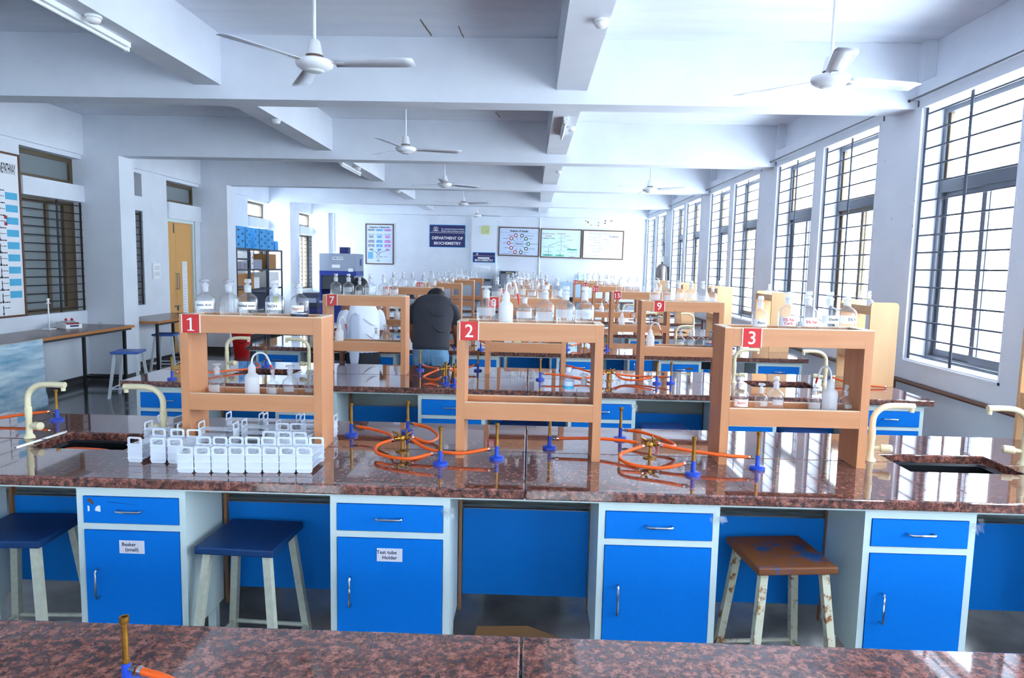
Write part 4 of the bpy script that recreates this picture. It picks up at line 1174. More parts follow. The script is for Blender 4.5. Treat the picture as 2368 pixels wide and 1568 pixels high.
# Department sign
def emblem(m, x, z, s_):
    circ(m, x, z, .06 * s_, .045 * s_, y=-.0142); circ(m, x, z, .03 * s_, 0, y=-.0142, ex=.5)
    for k in range(7):
        a = R(20 + 140 * k / 6); m.prism([(x + .075 * s_ * math.cos(a - .1), z + .075 * s_ * math.sin(a - .1)), (x + .1 * s_ * math.cos(a), z + .1 * s_ * math.sin(a)), (x + .075 * s_ * math.cos(a + .1), z + .075 * s_ * math.sin(a + .1))], -.0142, -.0136)
    m.prism([(x - .14 * s_, z - .06 * s_), (x, z - .03 * s_), (x + .14 * s_, z - .06 * s_), (x, z - .055 * s_)], -.0142, -.0136)
W, H = 1.056, .655
t = on_far(-2.959, 0, 2.303, 0, 'department_sign', 'navy sign reading Department of Biochemistry on the far wall', 'sign')
obj('board', MB().box(.012, W - .012, -.013, 0, .012, H - .012), 'navy', t)
obj('rim', frame_mb(W, H, .0118, .0125), 'edge_cyan', t)
m = MB(); words_at(m, 'DEPARTMENT OF', .115, W / 2, .265, -.0138, .003); words_at(m, 'BIOCHEMISTRY', .115, W / 2, .115, -.0138, .003)
words_at(m, 'Smt. Sakhubai Narayanrao Katkade', .047, .685, H - .125, -.0138, .001); words_at(m, 'Medical College & Research Center', .047, .685, H - .185, -.0138, .001)
scribble(m, .72, H - .065, .42, .008)
m.box(.013, W - .013, -.0142, -.0134, .418, .428)
emblem(m, .185, H - .135, .95)
obj('lettering', m, 'white_paint', t)
# small biochemistry sign on the pilaster
W, H = .655, .30
t = on_far(-1.675, 0, 1.883, 0, 'pilaster_sign', 'small navy sign reading Biochemistry on the far wall pilaster', 'sign', .1)
obj('board', MB().box(.012, W - .012, -.013, 0, .012, H - .012), 'navy', t); obj('rim', frame_mb(W, H, .0118, .0125), 'edge_cyan', t)
m = MB(); words_at(m, 'BIOCHEMISTRY', .078, W / 2, .065, -.0138, .002); m.box(.013, W - .013, -.0142, -.0134, .192, .197); emblem(m, .13, .245, .45)
scribble(m, .41, .255, .34, .012); scribble(m, .41, .225, .34, .012)
m.box(.15, .49, -.0142, -.0134, .11, .155)
obj('lettering', m, 'white_paint', t)
# insulin, steroid and ketogenesis posters
W, H = 1.19, .835
t = on_far(-.942, 0, 2.095, 0, 'insulin_poster', 'framed poster Actions of Insulin with ring of red and green circles', 'poster'); t.rotation_euler = (0, R(.6), 0)
t.location.y -= .02
obj('frame', frame_mb(W, H), 'wood_frame', t); obj('sheet', MB().box(.03, W - .03, -.012, -.001, .03, H - .03), 'paper_blue', t)
m = MB(); words_at(m, 'Actions of Insulin', .075, W / 2, H - .11, bold=.003); words_at(m, 'INSULIN', .045, .60, .355, bold=.002)
m.box(.06, W - .06, -.0126, -.0122, H - .165, H - .161); circ(m, .60, .355, .075, .07, 24, ex=1.5)
red = MB(); grn = MB(); wht = MB()
PL = [(.50, .60, 'Glycogenolysis'), (.375, .51, 'Gluconeogenesis'), (.30, .375, 'Lipolysis'), (.375, .235, 'Ketogenesis'), (.49, .12, 'Proteolysis')]
PR = [(.68, .60, 'Glucose uptake in muscle'), (.80, .51, 'Glycolysis'), (.87, .365, 'Glycogen synthesis'), (.81, .225, 'Protein synthesis'), (.66, .12, 'Uptake of ions')]
for (x, z, s_) in PL: circ(red, x, z, .055, .032, 16); circ(wht, x, z, .03); arrow(m, .60 + (x - .6) * .45, .355 + (z - .355) * .45, .60 + (x - .6) * .68, .355 + (z - .355) * .68, .004); words_at(m, s_, .026, x - .075, z, bold=.0008, align='RIGHT')
for (x, z, s_) in PR: circ(grn, x, z, .055, .032, 16); circ(wht, x, z, .03); arrow(m, .60 + (x - .6) * .45, .355 + (z - .355) * .45, .60 + (x - .6) * .68, .355 + (z - .355) * .68, .004); words_at(m, s_, .026, x + .075, z, bold=.0008, align='LEFT')
scribble(m, .45, .06, .75)
obj('print', m, 'black_ink', t); obj('print', red, 'print_red', t); obj('print', grn, 'print_green', t); obj('print', wht, 'white_paint', t)
t = on_far(.279, 0, 2.07, 0, 'steroid_poster', 'framed poster of steroid hormone synthesis with arrows and green boxes', 'poster'); t.rotation_euler = (0, R(.6), 0); t.location.y -= .02
obj('frame', frame_mb(W, H), 'wood_frame', t); obj('sheet', MB().box(.03, W - .03, -.012, -.001, .03, H - .03), 'paper_cyan', t)
m = MB(); rd = MB(); gr = MB()
words_at(rd, 'Steroid Hormone', .05, .23, .69, bold=.001); words_at(rd, 'Synthesis', .05, .23, .625, bold=.001); words_at(m, 'in Adrenal Cortex', .05, .23, .56, bold=.001); words_at(rd, 'Cholesterol', .056, .60, .70, bold=.001)
for (s_, x, z) in (('Pregnenolone', .62, .57), ('Progesterone', .63, .47), ('17-Hydroxyprogesterone', .64, .36), ('11-Deoxycorticosterone', .22, .31), ('Corticosterone', .24, .17), ('11-Deoxycortisol', .58, .21), ('Testosterone', .93, .17), ('Estradiol', .93, .06)): words_at(m, s_, .036, x, z)
for (s_, x, z) in (('Aldosterone', .22, .075), ('Cortisol', .57, .07), ('Androstenedione', .92, .25)): words_at(m, s_, .038, x, z, -.0132, .001)
for a in ((.60, .665, .60, .61), (.60, .545, .60, .50), (.60, .44, .60, .40), (.52, .46, .27, .35), (.24, .28, .24, .20), (.24, .145, .24, .11), (.60, .33, .60, .25), (.58, .18, .58, .11), (.66, .33, .85, .28)): arrow(m, *a, .004)
for x in (.76, .84): scribble(m, x, .63 if x < .8 else .52, .18, .01)
circ(m, .93, .13, .10, .097, 24, ex=1.4)
bar(gr, .22, .075, .30, .055); bar(gr, .57, .07, .28, .055); bar(gr, .92, .25, .30, .045)
obj('print', m, 'black_ink', t); obj('print', rd, 'print_red', t); obj('print', gr, 'print_mint', t)
t = on_far(1.498, 0, 2.055, 0, 'ketogenesis_poster', 'framed white poster titled Ketogenesis, last of the three in a row', 'poster'); t.rotation_euler = (0, R(.6), 0); t.location.y -= .02
obj('frame', frame_mb(W, H), 'wood_frame', t); obj('sheet', MB().box(.03, W - .03, -.012, -.001, .03, H - .03), 'paper', t)
m = MB(); words_at(m, 'Ketogenesis', .055, .9, .66, bold=.002)
for z in (.74, .70, .62, .55, .47, .38, .29, .21, .10): scribble(m, random.uniform(.3, .5), z, random.uniform(.2, .4), .009)
for z in (.73, .58, .52, .44, .35, .25): scribble(m, random.uniform(.6, .85), z, random.uniform(.15, .3), .009)
for z in (.66, .5, .42, .32): arrow(m, .5, z + .04, .5, z, .003)
obj('print', m, 'print_slate', t)
m = MB(); m.ring(chamfer(.07, W - .07, .07, H - .07, .03), chamfer(.075, W - .075, .075, H - .075, .028), -.0128, -.0124); obj('print', m, 'print_blue', t)
m = MB()
for z in (.18, .15, .12): scribble(m, .95, z, .2, .01)
obj('print', m, 'print_mint', t)
# clock
t = on_far(-1.458, 0, 2.69, 0, 'wall_clock', 'square yellow-green wall clock above the small navy sign', 'clock', .1)
obj('case', MB().ring(chamfer(0, .275, 0, .26, .02), chamfer(.025, .25, .025, .235, .012), -.035, 0), 'clock_rim', t)
obj('dial', MB().box(.02, .255, -.022, -.001, .02, .24), 'clock_face', t)
m = MB()
for k in range(12):
    a = R(30 * k); x, z = .1375 + .09 * math.sin(a), .13 + .09 * math.cos(a); m.box(x - .006, x + .006, -.0232, -.0225, z - .006, z + .006)
obj('hour_mark', m, 'stain', t)
for nm, ang, L in (('hour_hand', 130, .055), ('minute_hand', 140, .085)):
    a = R(ang); obj(nm, MB().prism([(.1375 - .004, .13), (.1375 + .004, .13), (.1375 + L * math.sin(a) + .002, .13 + L * math.cos(a)), (.1375 + L * math.sin(a) - .002, .13 + L * math.cos(a))], -.0262, -.025), 'black_ink', t)
# wall socket plates under the signs
t = thing('socket_plate', 'white socket plate with two signs above it on the far pilaster', 'socket', (-1.53, YF - .1005, 1.62)); obj('plate', MB().box(0, .36, -.02, 0, 0, .14), 'white_plastic', t)
for k in range(4): obj('socket', MB().box(.03 + .08 * k, .08 + .08 * k, -.026, -.0202, .04, .1), 'card', t)
t = thing('junction_box', 'blue-grey metal box on the far wall below the ketogenesis poster', 'box', (1.4, YF - .0005, 1.35)); obj('housing', MB().box(0, .2, -.1, 0, 0, .25), 'light_box', t); obj('cover', MB().box(.01, .19, -.108, -.1002, .01, .24), 'light_box', t)
for k in range(4): obj('screw', MB().lathe([(0, 0), (.006, 0), (.005, .004), (0, .004)], 8).xf(tr(.03 + .14 * (k % 2), -.1082, .03 + .19 * (k // 2)) @ Matrix.Rotation(R(90), 4, 'X')), 'dull_steel', t)

# pathway poster on the aisle wall
W, H = 1.2, 2.0
t = thing('pathway_poster', 'tall framed wall chart with cyan boxes reading Pathway, cut by the frame edge', 'poster', (XL + .0005, 8.62 - W, 1.03), (0, 0, R(90)))
obj('frame', frame_mb(W, H, .025, .025), 'wood_frame', t); obj('sheet', MB().box(.025, W - .025, -.012, -.001, .025, H - .025), 'paper', t)
m = MB(); m.join(text_mb('NINE PATHWAY', .17, 'RIGHT', .004).xf(tr(W - .07, -.0125, H - .2) @ Matrix.Scale(.235, 4, (1, 0, 0))))
for k in range(10):
    z = H - .5 - k * .15; arrow(m, W - .38, z, W - .38, z - .09, .006); scribble(m, W - .42, z + .04, .3, .014); scribble(m, W - .33, z - .03, .12, .008)
obj('print', m, 'black_ink', t)
m = MB(); 
for k in range(9): bar(m, W - .16, H - .52 - k * .15, .20, .085)
obj('print', m, 'print_cyan', t)
for z in (.78, .86):
    m = MB(); bar(m, W - .27, H - z, .05, .04); obj('print', m, 'print_red', t)

# ------------------------------------------------------------------ far end equipment
t = thing('fume_hood', 'grey and blue fume hood cabinet standing near the far wall', 'fume hood', (-5.48, 18.0, 0))
W, Dp, H = .96, .82, 2.03
obj('canopy', MB().box(0, W, 0, Dp, 1.58, H), 'hood_grey', t)
obj('blue_band', MB().box(-.002, W + .002, -.004, Dp, 1.46, 1.579), 'hood_blue', t)
obj('side_panel', MB().box(0, .05, 0, Dp, .8, 1.459), 'hood_blue', t); obj('side_panel', MB().box(W - .05, W, 0, Dp, .8, 1.459), 'hood_grey', t)
obj('inner_back', MB().box(.05, W - .05, Dp - .03, Dp, .8, 1.459), 'hood_grey', t)
obj('worksurface', MB().box(0, W, -.02, Dp, .74, .799), 'hood_grey', t); obj('base_cabinet', MB().box(.02, W - .02, .03, Dp, 0, .739), 'hood_blue', t)
obj('sash', MB().box(.051, W - .051, .02, .026, 1.1, 1.458), 'dark_glass', t)
m = MB().box(.34, .62, -.006, -.0005, 1.87, 1.94); obj('name_plate', m, 'paper', t)
m = MB(); words_at(m, 'FUME HOOD', .046, .48, 1.905, -.0068, .002); obj('lettering', m, 'black_ink', t)
obj('notice', MB().box(.33, .54, -.004, -.0005, 1.66, 1.74), 'paper', t); obj('switch_plate', MB().box(.76, .88, -.012, -.0005, 1.565, 1.65), 'white_plastic', t)
obj('side_vent', MB().box(W + .0005, W + .006, .4, .62, 1.72, 1.9), 'hood_blue', t)
t = thing('blower_box', 'small navy box on top of the fume hood', 'box', (-4.96, 18.05, 2.0305)); obj('housing', MB().box(0, .22, 0, .25, 0, .15), 'navy', t); obj('lid', MB().box(-.004, .224, -.004, .254, .1502, .165), 'navy', t)

# wall counter along the far wall with ovens on it
t = thing('far_counter', 'dark stone counter along the far wall under the posters', 'counter', (0, 19.5, 0))
obj('counter_slab', MB().box(-4.2, 2.9, 0, .75, .82, .86), 'granite', t)
for x in (-4.1, -2.4, -.7, 1.0, 2.7): obj('support_wall', MB().box(x - .06, x + .06, .06, .75, 0, .8195), 'wall', t)
def oven(x, y, z, W, Dp, H, label, legs=.04, mt='oven_grey'):
    t = thing('lab_oven', label, 'oven', (x, y, z + .0006))
    obj('housing', MB().box(0, W, 0, Dp, legs, H), mt, t)
    d = obj('oven_door', MB().box(.04, W - .04, -.03, -.0005, legs + .03, H - .1), mt, t)
    obj('latch', MB().box(.02, .06, -.06, -.0305, H * .5, H * .5 + .02), 'chrome', d)
    obj('door_seam', MB().ring(chamfer(.03, W - .03, legs + .02, H - .09, .01), chamfer(.04, W - .04, legs + .03, H - .1, .01), -.012, -.0006), 'black_metal', t)
    obj('control_panel', MB().box(.04, W - .04, -.012, -.0005, H - .07, H - .015), 'black_metal', t)
    obj('badge', MB().box(W * .35, W * .65, -.0135, -.0122, H - .055, H - .035), 'clock_face', t)
    for lx in (.03, W - .06):
        for ly in (.03, Dp - .06): obj('foot', MB().box(lx, lx + .03, ly, ly + .03, 0, legs - .0005), 'black_metal', t)
oven(-1.63, 19.6, .86, .56, .5, .57, 'grey laboratory oven on the far counter below the pilaster sign')
oven(-.87, 19.62, .86, .54, .5, .80, 'taller grey laboratory oven on the far counter below the insulin poster')
t = thing('centrifuge_chest', 'pale blue chest-type instrument on the far counter below the steroid poster', 'instrument', (.86, 19.58, .8606))
obj('housing', MB().box(0, .66, 0, .55, .1, .48), 'light_box', t); obj('plinth', MB().box(.02, .64, .02, .53, 0, .0995), 'black_metal', t)
obj('lid', MB().box(-.01, .67, -.01, .56, .4805, .53), 'light_box', t)
for x in (.2, .45): obj('hinge_knob', MB().box(x, x + .03, .2, .23, .5305, .55), 'black_metal', t)
for k, (x, c, h_) in enumerate(((-.15, 'box_brown', .3), (.05, 'box_dark', .22), (.30, 'bin_red', .34), (.55, 'box_white', .28), (-2.2, 'oven_grey', .3), (-2.9, 'box_white', .35), (-3.5, 'box_dark', .3))):
    t = thing('reagent_box', ['brown carton on the far counter below the insulin poster', 'low dark box on the far counter between ovens and blue chest', 'red box on the far counter next to the pale blue chest', 'white carton on the far counter beside the red box', 'grey box on the far counter below the Department sign', 'white carton on the far counter near the metabolism poster', 'dark box on the far counter nearest the fume hood'][k], 'box', (x, 19.75, .8606))
    obj('box_body', MB().box(0, .17, 0, .25, 0, h_ - .03), c, t); obj('box_lid', MB().box(-.003, .173, -.003, .253, h_ - .0295, h_), c, t)
# distillation unit on the far window pier
t = thing('distillation_unit', 'grey metal water distillation unit mounted on the far window pier', 'distiller', (XW - .16, 16.9, 1.36))
obj('boiler', MB().lathe([(0, .1), (.13, .1), (.135, .12), (.135, .42), (.12, .5), (.07, .55), (.02, .57), (0, .57)], 20), 'apparatus', t)
obj('collar', MB().lathe([(.138, .09), (.15, .1), (.15, .13), (.137, .135)], 20), 'dull_steel', t)
obj('knob', MB().lathe([(.012, .57), (.02, .59), (.012, .61), (0, .615)], 10), 'black_metal', t)
obj('wall_bracket', MB().box(.08, .159, -.04, .04, .2, .5), 'dull_steel', t)
obj('feed_pipe', MB().tube([(.06, -.1, .5), (.09, -.12, .3), (.09, -.1, 0), (.09, -.08, -.5)], .014, 8), 'dull_steel', t)
obj('receiver', MB().lathe([(.03, .095), (.03, .0), (.07, -.06), (.08, -.16), (.06, -.2), (0, -.2)], 16), 'glass', t)
t = thing('switch_box', 'pale electrical box on the far window pier beside the distillation unit', 'box', (XW - .0005, 17.15, 1.75)); obj('housing', MB().box(-.09, 0, 0, .24, 0, .36), 'white_plastic', t); obj('conduit', MB().box(-.03, 0, .1, .13, .3605, 1.0), 'white_plastic', t)

# ------------------------------------------------------------------ steel racks with boxes by the aisle wall
def steel_rack(y0, L, levels, label):
    t = thing('steel_rack', label, 'rack', (XL + .08, y0, 0), group='slotted steel racks by the aisle wall')
    Dp = .45; H = 2.0495
    for x in (0, Dp - .03):
        for y in (0, L - .03):
            obj('upright', MB().box(x, x + .03, y, y + .003, 0, H).box(x, x + .003, y, y + .03, 0, H) if x == 0 and y == 0 else MB().box(x + .027, x + .03, y, y + .03, 0, H).box(x, x + .0265, y, y + .003, 0, H), 'shelf_grey', t)
    for z in levels: obj('shelf', MB().box(.004, Dp - .004, .004, L - .004, z - .035, z), 'shelf_grey', t)
    return t
RX0 = XL + .08
LV = [.35, .78, 1.2, 1.62, 2.05]
for k, (y0, L) in enumerate(((13.78, .62), (14.44, .98), (15.46, .88))):
    steel_rack(y0, L, LV if k else [.3, .6, .95, 1.28, 1.62, 1.84, 2.05], 'dark slotted steel rack by the aisle wall, %s from the wooden door' % ORD[k])
def carton(x, y, z, dx, dy, dz, mt, label, print_=None):
    t = thing('carton', label, 'carton', (x, y, z + .0006), group='cartons on the steel racks')
    obj('carton_body', MB().box(0, dx, 0, dy, 0, dz * .96), mt, t); obj('carton_flap', MB().box(-.001, dx + .001, -.001, dy + .001, dz * .9605, dz), mt, t)
    if print_:
        m = MB()
        for k in range(5): m.box(dx + .0004, dx + .0012, dy * (.15 + .5 * (k % 2)), dy * (.35 + .5 * (k % 2)), dz * (.1 + .17 * k), dz * (.2 + .17 * k))
        obj('print', m, print_, t)
ys = [13.80, 14.26, 14.72, 15.0, 15.42, 15.9]
for k, y in enumerate(ys):
    big = k < 5
    carton(RX0 + .02, y, 2.05, .42, .40 if k in (0, 3, 4) else .24 if big else .2, .43 if big else .2, 'box_blue', 'tall light blue carton on top of the steel racks, %s from the wooden door' % ORD[k] if big else 'short light blue carton at the far end on top of the steel racks', 'navy' if big else None)
CT = [(0, 1.84, .42, .5, .10, 'box_white'), (0, 1.62, .42, .5, .15, 'print_grey'), (0, 1.28, .4, .5, .2, 'box_brown'), (0, .95, .4, .5, .24, 'box_brown'), (0, .6, .4, .5, .2, 'box_white'),
      (1, 1.62, .4, .2, .36, 'box_white'), (1, 1.62, .4, .45, .2, 'print_grey'), (1, 1.2, .4, .22, .32, 'box_brown'), (1, 1.2, .35, .4, .24, 'box_white'), (1, .78, .42, .85, .32, 'box_dark'), (1, .35, .42, .8, .3, 'box_white'),
      (2, 1.62, .4, .5, .33, 'box_brown'), (2, 1.2, .4, .66, .34, 'box_white'), (2, .78, .4, .28, .36, 'paper_blue'), (2, .78, .4, .34, .2, 'clock_face'), (2, .35, .4, .6, .3, 'box_white')]
pos = {}
for k, (u, z, dx, dy, dz, mt) in enumerate(CT):
    y0 = (13.78, 14.44, 15.46)[u] + .04; q = pos.get((u, z), 0); pos[u, z] = q + dy + .02
    nm = {'box_white': 'white', 'print_grey': 'grey', 'box_brown': 'brown', 'box_dark': 'black', 'paper_blue': 'pale blue', 'clock_face': 'yellow'}[mt]
    lev = {1.84: 'top', 1.62: 'upper', 1.28: 'third', 1.2: 'middle', .95: 'fourth', .78: 'lower', .6: 'fifth', .35: 'bottom', .3: 'bottom'}[z]
    carton(RX0 + .02, y0 + q, z, dx, dy, dz, mt, '%s carton on the %s shelf of the %s steel rack from the wooden door' % (nm, lev, ORD[u]), 'print_red' if k in (5, 1) else None)
# stacked chairs seen past the last column: dark bundle
t = thing('file_pile', 'dark glossy bundle of files below the last dark window before the far wall', 'files', (XL + .1, 18.55, 0))
for k in range(7):
    obj('file', MB().box(random.uniform(0, .06), .55 + random.uniform(-.05, .05), random.uniform(0, .1), .8 + random.uniform(-.1, .1), .0 + k * .14, .13 + k * .14), ('box_dark', 'print_grey', 'box_dark', 'navy')[k % 4], t)

# ------------------------------------------------------------------ tables by the aisle wall
def wall_table(y0, y1, label):
    t = thing('wall_table', label, 'table', (0, y0, 0), group='brown tables along the aisle wall')
    L = y1 - y0; x0, x1 = XL + .06, -5.56; h = .85
    obj('table_top', MB().box(x0, x1 - .012, 0, L, h - .03, h), 'table_wood', t)
    obj('edge_band', MB().box(x1 - .0118, x1, 0, L, h - .032, h + .001).box(x0, x1 - .012, L + .0003, L + .006, h - .032, h + .001).box(x0, x1 - .012, -.006, -.0003, h - .032, h + .001), 'table_edge', t)
    for x in (x0 + .08, x1 - .1):
        for y in (.1, L - .14): obj('leg', MB().box(x, x + .035, y, y + .035, 0, h - .0305), 'black_metal', t)
    obj('apron', MB().box(x1 - .05, x1 - .03, .05, L - .03, h - .062, h - .0305).box(x0 + .05, x1 - .051, L - .05, L - .03, h - .062, h - .0305), 'black_metal', t)
    obj('stretcher', MB().box(x0 + .116, x1 - .101, L - .13, L - .11, .1, .13).box(x0 + .09, x0 + .105, .136, L - .141, .1, .13), 'black_metal', t)
wall_table(6.76, 9.62, 'long brown table with black legs along the aisle wall, holding the scale')
wall_table(10.24, 12.06, 'brown topped table along the aisle wall before the wooden door')
t = thing('weighing_scale', 'white electronic weighing scale on the brown aisle table', 'scale', (-6.10, 9.02, .8516), (0, 0, R(60)))
obj('body', MB().prism([(-.13, 0), (.13, 0), (.13, .05), (.05, .075), (-.13, .075)], -.1, .1, 'xz').xf(rotz(R(-90))), 'white_plastic', t)
obj('pan', MB().lathe([(0, .088), (.085, .088), (.085, .092), (0, .092)], 20, (0, .03, 0)), 'chrome', t); obj('pan_post', MB().lathe([(.02, .075), (.02, .0878)], 10, (0, .03, 0)), 'white_plastic', t)
obj('display', MB().add([(-.05, -.131, .02), (.06, -.131, .02), (.06, -.131, .045), (-.05, -.131, .045)], [(0, 1, 2, 3)]), 'lcd', t)
obj('key_strip', MB().add([(-.08, -.12, .0545), (.08, -.12, .0545), (.08, -.07, .0705), (-.08, -.07, .0705)], [(0, 1, 2, 3)]), 'print_red', t)
for k, (x, y) in enumerate(((-6.02, 9.03), (-6.13, 9.1))):
    t = thing('rubber_bulb', 'small red rubber bulb on the scale pan, %s one' % ('nearer' if k == 0 else 'farther'), 'bulb', (-6.10 + (.02, -.03)[k], 9.02 + (.045, .0)[k] - .01, .9443))
    obj('bulb', MB().lathe([(0, 0), (.014, .004), (.018, .016), (.012, .03), (.005, .034)], 12), 'red_plate', t); obj('stem', MB().lathe([(.004, .034), (.004, .06), (0, .06)], 8), 'white_plastic', t)
t = thing('burette_stand', 'slim white stand with a clip at its top on the brown aisle table', 'stand', (-6.17, 8.74, .8516))
obj('foot', MB().box(-.05, .05, -.07, .07, 0, .014), 'white_plastic', t); obj('pole', MB().tube([(0, 0, .014), (0, 0, .36)], .009, 8), 'white_plastic', t)
obj('clip', MB().prism([(-.05, .335), (.05, .335), (.02, .345), (.012, .38), (.03, .40), (-.03, .40), (-.012, .37), (-.02, .345)], -.008, .008, 'yz'), 'white_plastic', t)
t = thing('glass_stopper', 'tiny glass stopper lying at the end of the brown aisle table', 'stopper', (-5.95, 9.45, .8516))
obj('plug', MB().lathe([(0, 0), (.012, 0), (.016, .03)], 10), 'glass', t); obj('cap', MB().lathe([(.016, .0305), (.024, .034), (.02, .045), (0, .046)], 10), 'glass', t)
# rippled plastic sheet hanging over the near part of the table
m = MB(); N, K = 60, 12; vs = []
for i in range(N + 1):
    y = 6.7 + 1.02 * i / N
    for k in range(K + 1):
        z = .852 - .80 * k / K
        rip = .014 * math.sin(i * .9 + .5 * math.sin(k * .7)) * (k / K) + .01 * math.sin(k * 1.7 + i * .2)
        vs.append((-5.552 + .012 + abs(rip) + .02 * (k / K), y, z))
m.add(vs, [(i * (K + 1) + k, (i + 1) * (K + 1) + k, (i + 1) * (K + 1) + k + 1, i * (K + 1) + k + 1) for i in range(N) for k in range(K)], 0, True)
sh = obj('plastic_sheet', m, 'sheet_plastic'); so = sh.modifiers.new('thick', 'SOLIDIFY'); so.thickness = .003
tag(sh, 'rippled glossy cyan and white sheet hanging from the aisle table edge', 'plastic sheet')

# red bin with a smile
t = thing('waste_bin', 'red plastic waste bin with swing lid and printed smile in the aisle', 'bin', (-5.34, 12.72, 0)); t.scale = (1.12, 1.12, 1.12)
obj('bin_body', MB().lathe([(0, .002), (.115, 0), (.12, .02), (.165, .46), (.165, .47)], 20), 'bin_red', t)
obj('lid', MB().lathe([(.172, .465), (.174, .49), (.15, .58), (.11, .64), (.05, .665), (0, .668)], 20), 'bin_red', t)
obj('flap', MB().lathe([(0, .0), (.075, .0), (.08, .006), (0, .014)], 16).xf(tr(.07, -.11, .585) @ Matrix.Rotation(R(52), 4, 'X') @ Matrix.Rotation(R(22), 4, 'Y')), 'white_plastic', t)
m = MB()
for a in range(0, 50, 6):
    an = R(-75 + a - 12); rr = .146; zz = .27 - .03 * math.sin(R(a / 48 * 180)); m.box(rr * math.cos(an) - .006, rr * math.cos(an) + .006, rr * math.sin(an) - .012, rr * math.sin(an) + .003, zz, zz + .012)
m.box(.03, .05, -.152, -.13, .33, .36)
obj('printed_smile', m, 'black_ink', t)

# ------------------------------------------------------------------ people
def skin_body(name, verts, edges, radii, matn, parent, root=0, sub=2):
    me = bpy.data.meshes.new(name); me.from_pydata(verts, edges, []); me.materials.append(MATS[matn])
    o = bpy.data.objects.new(name, me); COL.objects.link(o); o.parent = parent
    sk = o.modifiers.new('skin', 'SKIN'); sk.use_smooth_shade = True
    sv = me.skin_vertices[0].data
    for i, r in enumerate(radii): sv[i].radius = r if isinstance(r, tuple) else (r, r)
    sv[root].use_root = True
    ss = o.modifiers.new('sub', 'SUBSURF'); ss.levels = sub; ss.render_levels = sub
    return o
def loft(rings, n=20, close=True):
    """rings: (centre, rx, ry, yaw, tilt) ellipses; returns MB"""
    m = MB(); vs = []
    for c, rx, ry, yw, ti in rings:
        for i in range(n):
            a = 2 * math.pi * i / n; ex = abs(math.cos(a)) ** .8 * (1 if math.cos(a) >= 0 else -1); ey = abs(math.sin(a)) ** .8 * (1 if math.sin(a) >= 0 else -1)
            p = Vector((rx * ex, ry * ey, 0)); p.rotate(Matrix.Rotation(ti, 3, 'X')); p.rotate(Matrix.Rotation(yw, 3, 'Z')); vs.append(Vector(c) + p)
    fs = [(k * n + i, k * n + (i + 1) % n, (k + 1) * n + (i + 1) % n, (k + 1) * n + i) for k in range(len(rings) - 1) for i in range(n)]
    if close: fs += [tuple(range(n))[::-1], tuple((len(rings) - 1) * n + i for i in range(n))]
    m.add(vs, fs, 0, True); return m
def cloth(name, mb, matn, parent, sub=1):
    o = obj(name, mb, matn, parent); s_ = o.modifiers.new('sub', 'SUBSURF'); s_.levels = sub; s_.render_levels = sub; return o
def hand_chain(base, dirv, side, V, E, Rd, parent_i, s_=1.0):
    """palm and five bent fingers grown from a wrist vertex"""
    d = Vector(dirv).normalized(); sd = Vector(side).normalized(); dn = d.cross(sd).normalized()
    pi = len(V); V.append(tuple(Vector(base) + d * .05 * s_)); Rd.append((.030 * s_, .015 * s_)); E.append((parent_i, pi))
    for k, (off, L) in enumerate(((-.03, .065), (-.011, .078), (.009, .074), (.028, .058))):
        a = len(V); q = Vector(base) + d * .085 * s_ + sd * off * s_
        V.append(tuple(q)); V.append(tuple(q + d * L * .5 * s_ - dn * .008)); V.append(tuple(q + d * L * .85 * s_ - dn * .028)); Rd += [.010 * s_, .0085 * s_, .0075 * s_]
        E += [(pi, a), (a, a + 1), (a + 1, a + 2)]
    a = len(V); q = Vector(base) + d * .03 * s_ - sd * .034 * s_
    V.append(tuple(q)); V.append(tuple(q + d * .03 - sd * .022)); V.append(tuple(q + d * .058 - sd * .026)); Rd += [.012, .010, .008]
    E += [(parent_i, a), (a, a + 1), (a + 1, a + 2)]

# -- person in black T-shirt and jeans, leaning over the bench with head bowed
P0 = (-.95, 6.66, 0)
t = thing('person', 'person in black T-shirt and blue jeans leaning over a bench, seen from behind', 'person', P0)
V = [(0, .03, .93), (0, .06, 1.08), (0, .14, 1.24), (0, .22, 1.37), (0, .29, 1.405), (0, .35, 1.42), (0, .415, 1.415), (0, .465, 1.365)]
Rd = [(.15, .11), (.135, .095), (.155, .105), (.15, .095), (.062, .06), (.07, .075), (.082, .10), (.06, .07)]
E = [(i, i + 1) for i in range(7)]
def limb(par, pts, rs):
    global V, E, Rd
    last = par
    for p, r in zip(pts, rs): V.append(p); Rd.append(r); E.append((last, len(V) - 1)); last = len(V) - 1
    return last
for s_ in (-1, 1):
    w_ = limb(3, [(s_ * .165, .215, 1.345), (s_ * .21, .26, 1.20), (s_ * .22, .30, 1.09), (s_ * .225, .40, 1.0), (s_ * .20, .475, .955)], [.05, .046, .041, .035, .026])
    hand_chain(V[w_], (-s_ * .1, .9, -.05), (s_ * 1, 0, 0), V, E, Rd, w_)
    limb(0, [(s_ * .09, .015, .86), (s_ * .10, -.01, .48), (s_ * .105, -.04, .09), (s_ * .115, .08, .035)], [.095, .06, .043, .034])
body = skin_body('body', V, E, Rd, 'skin', t)
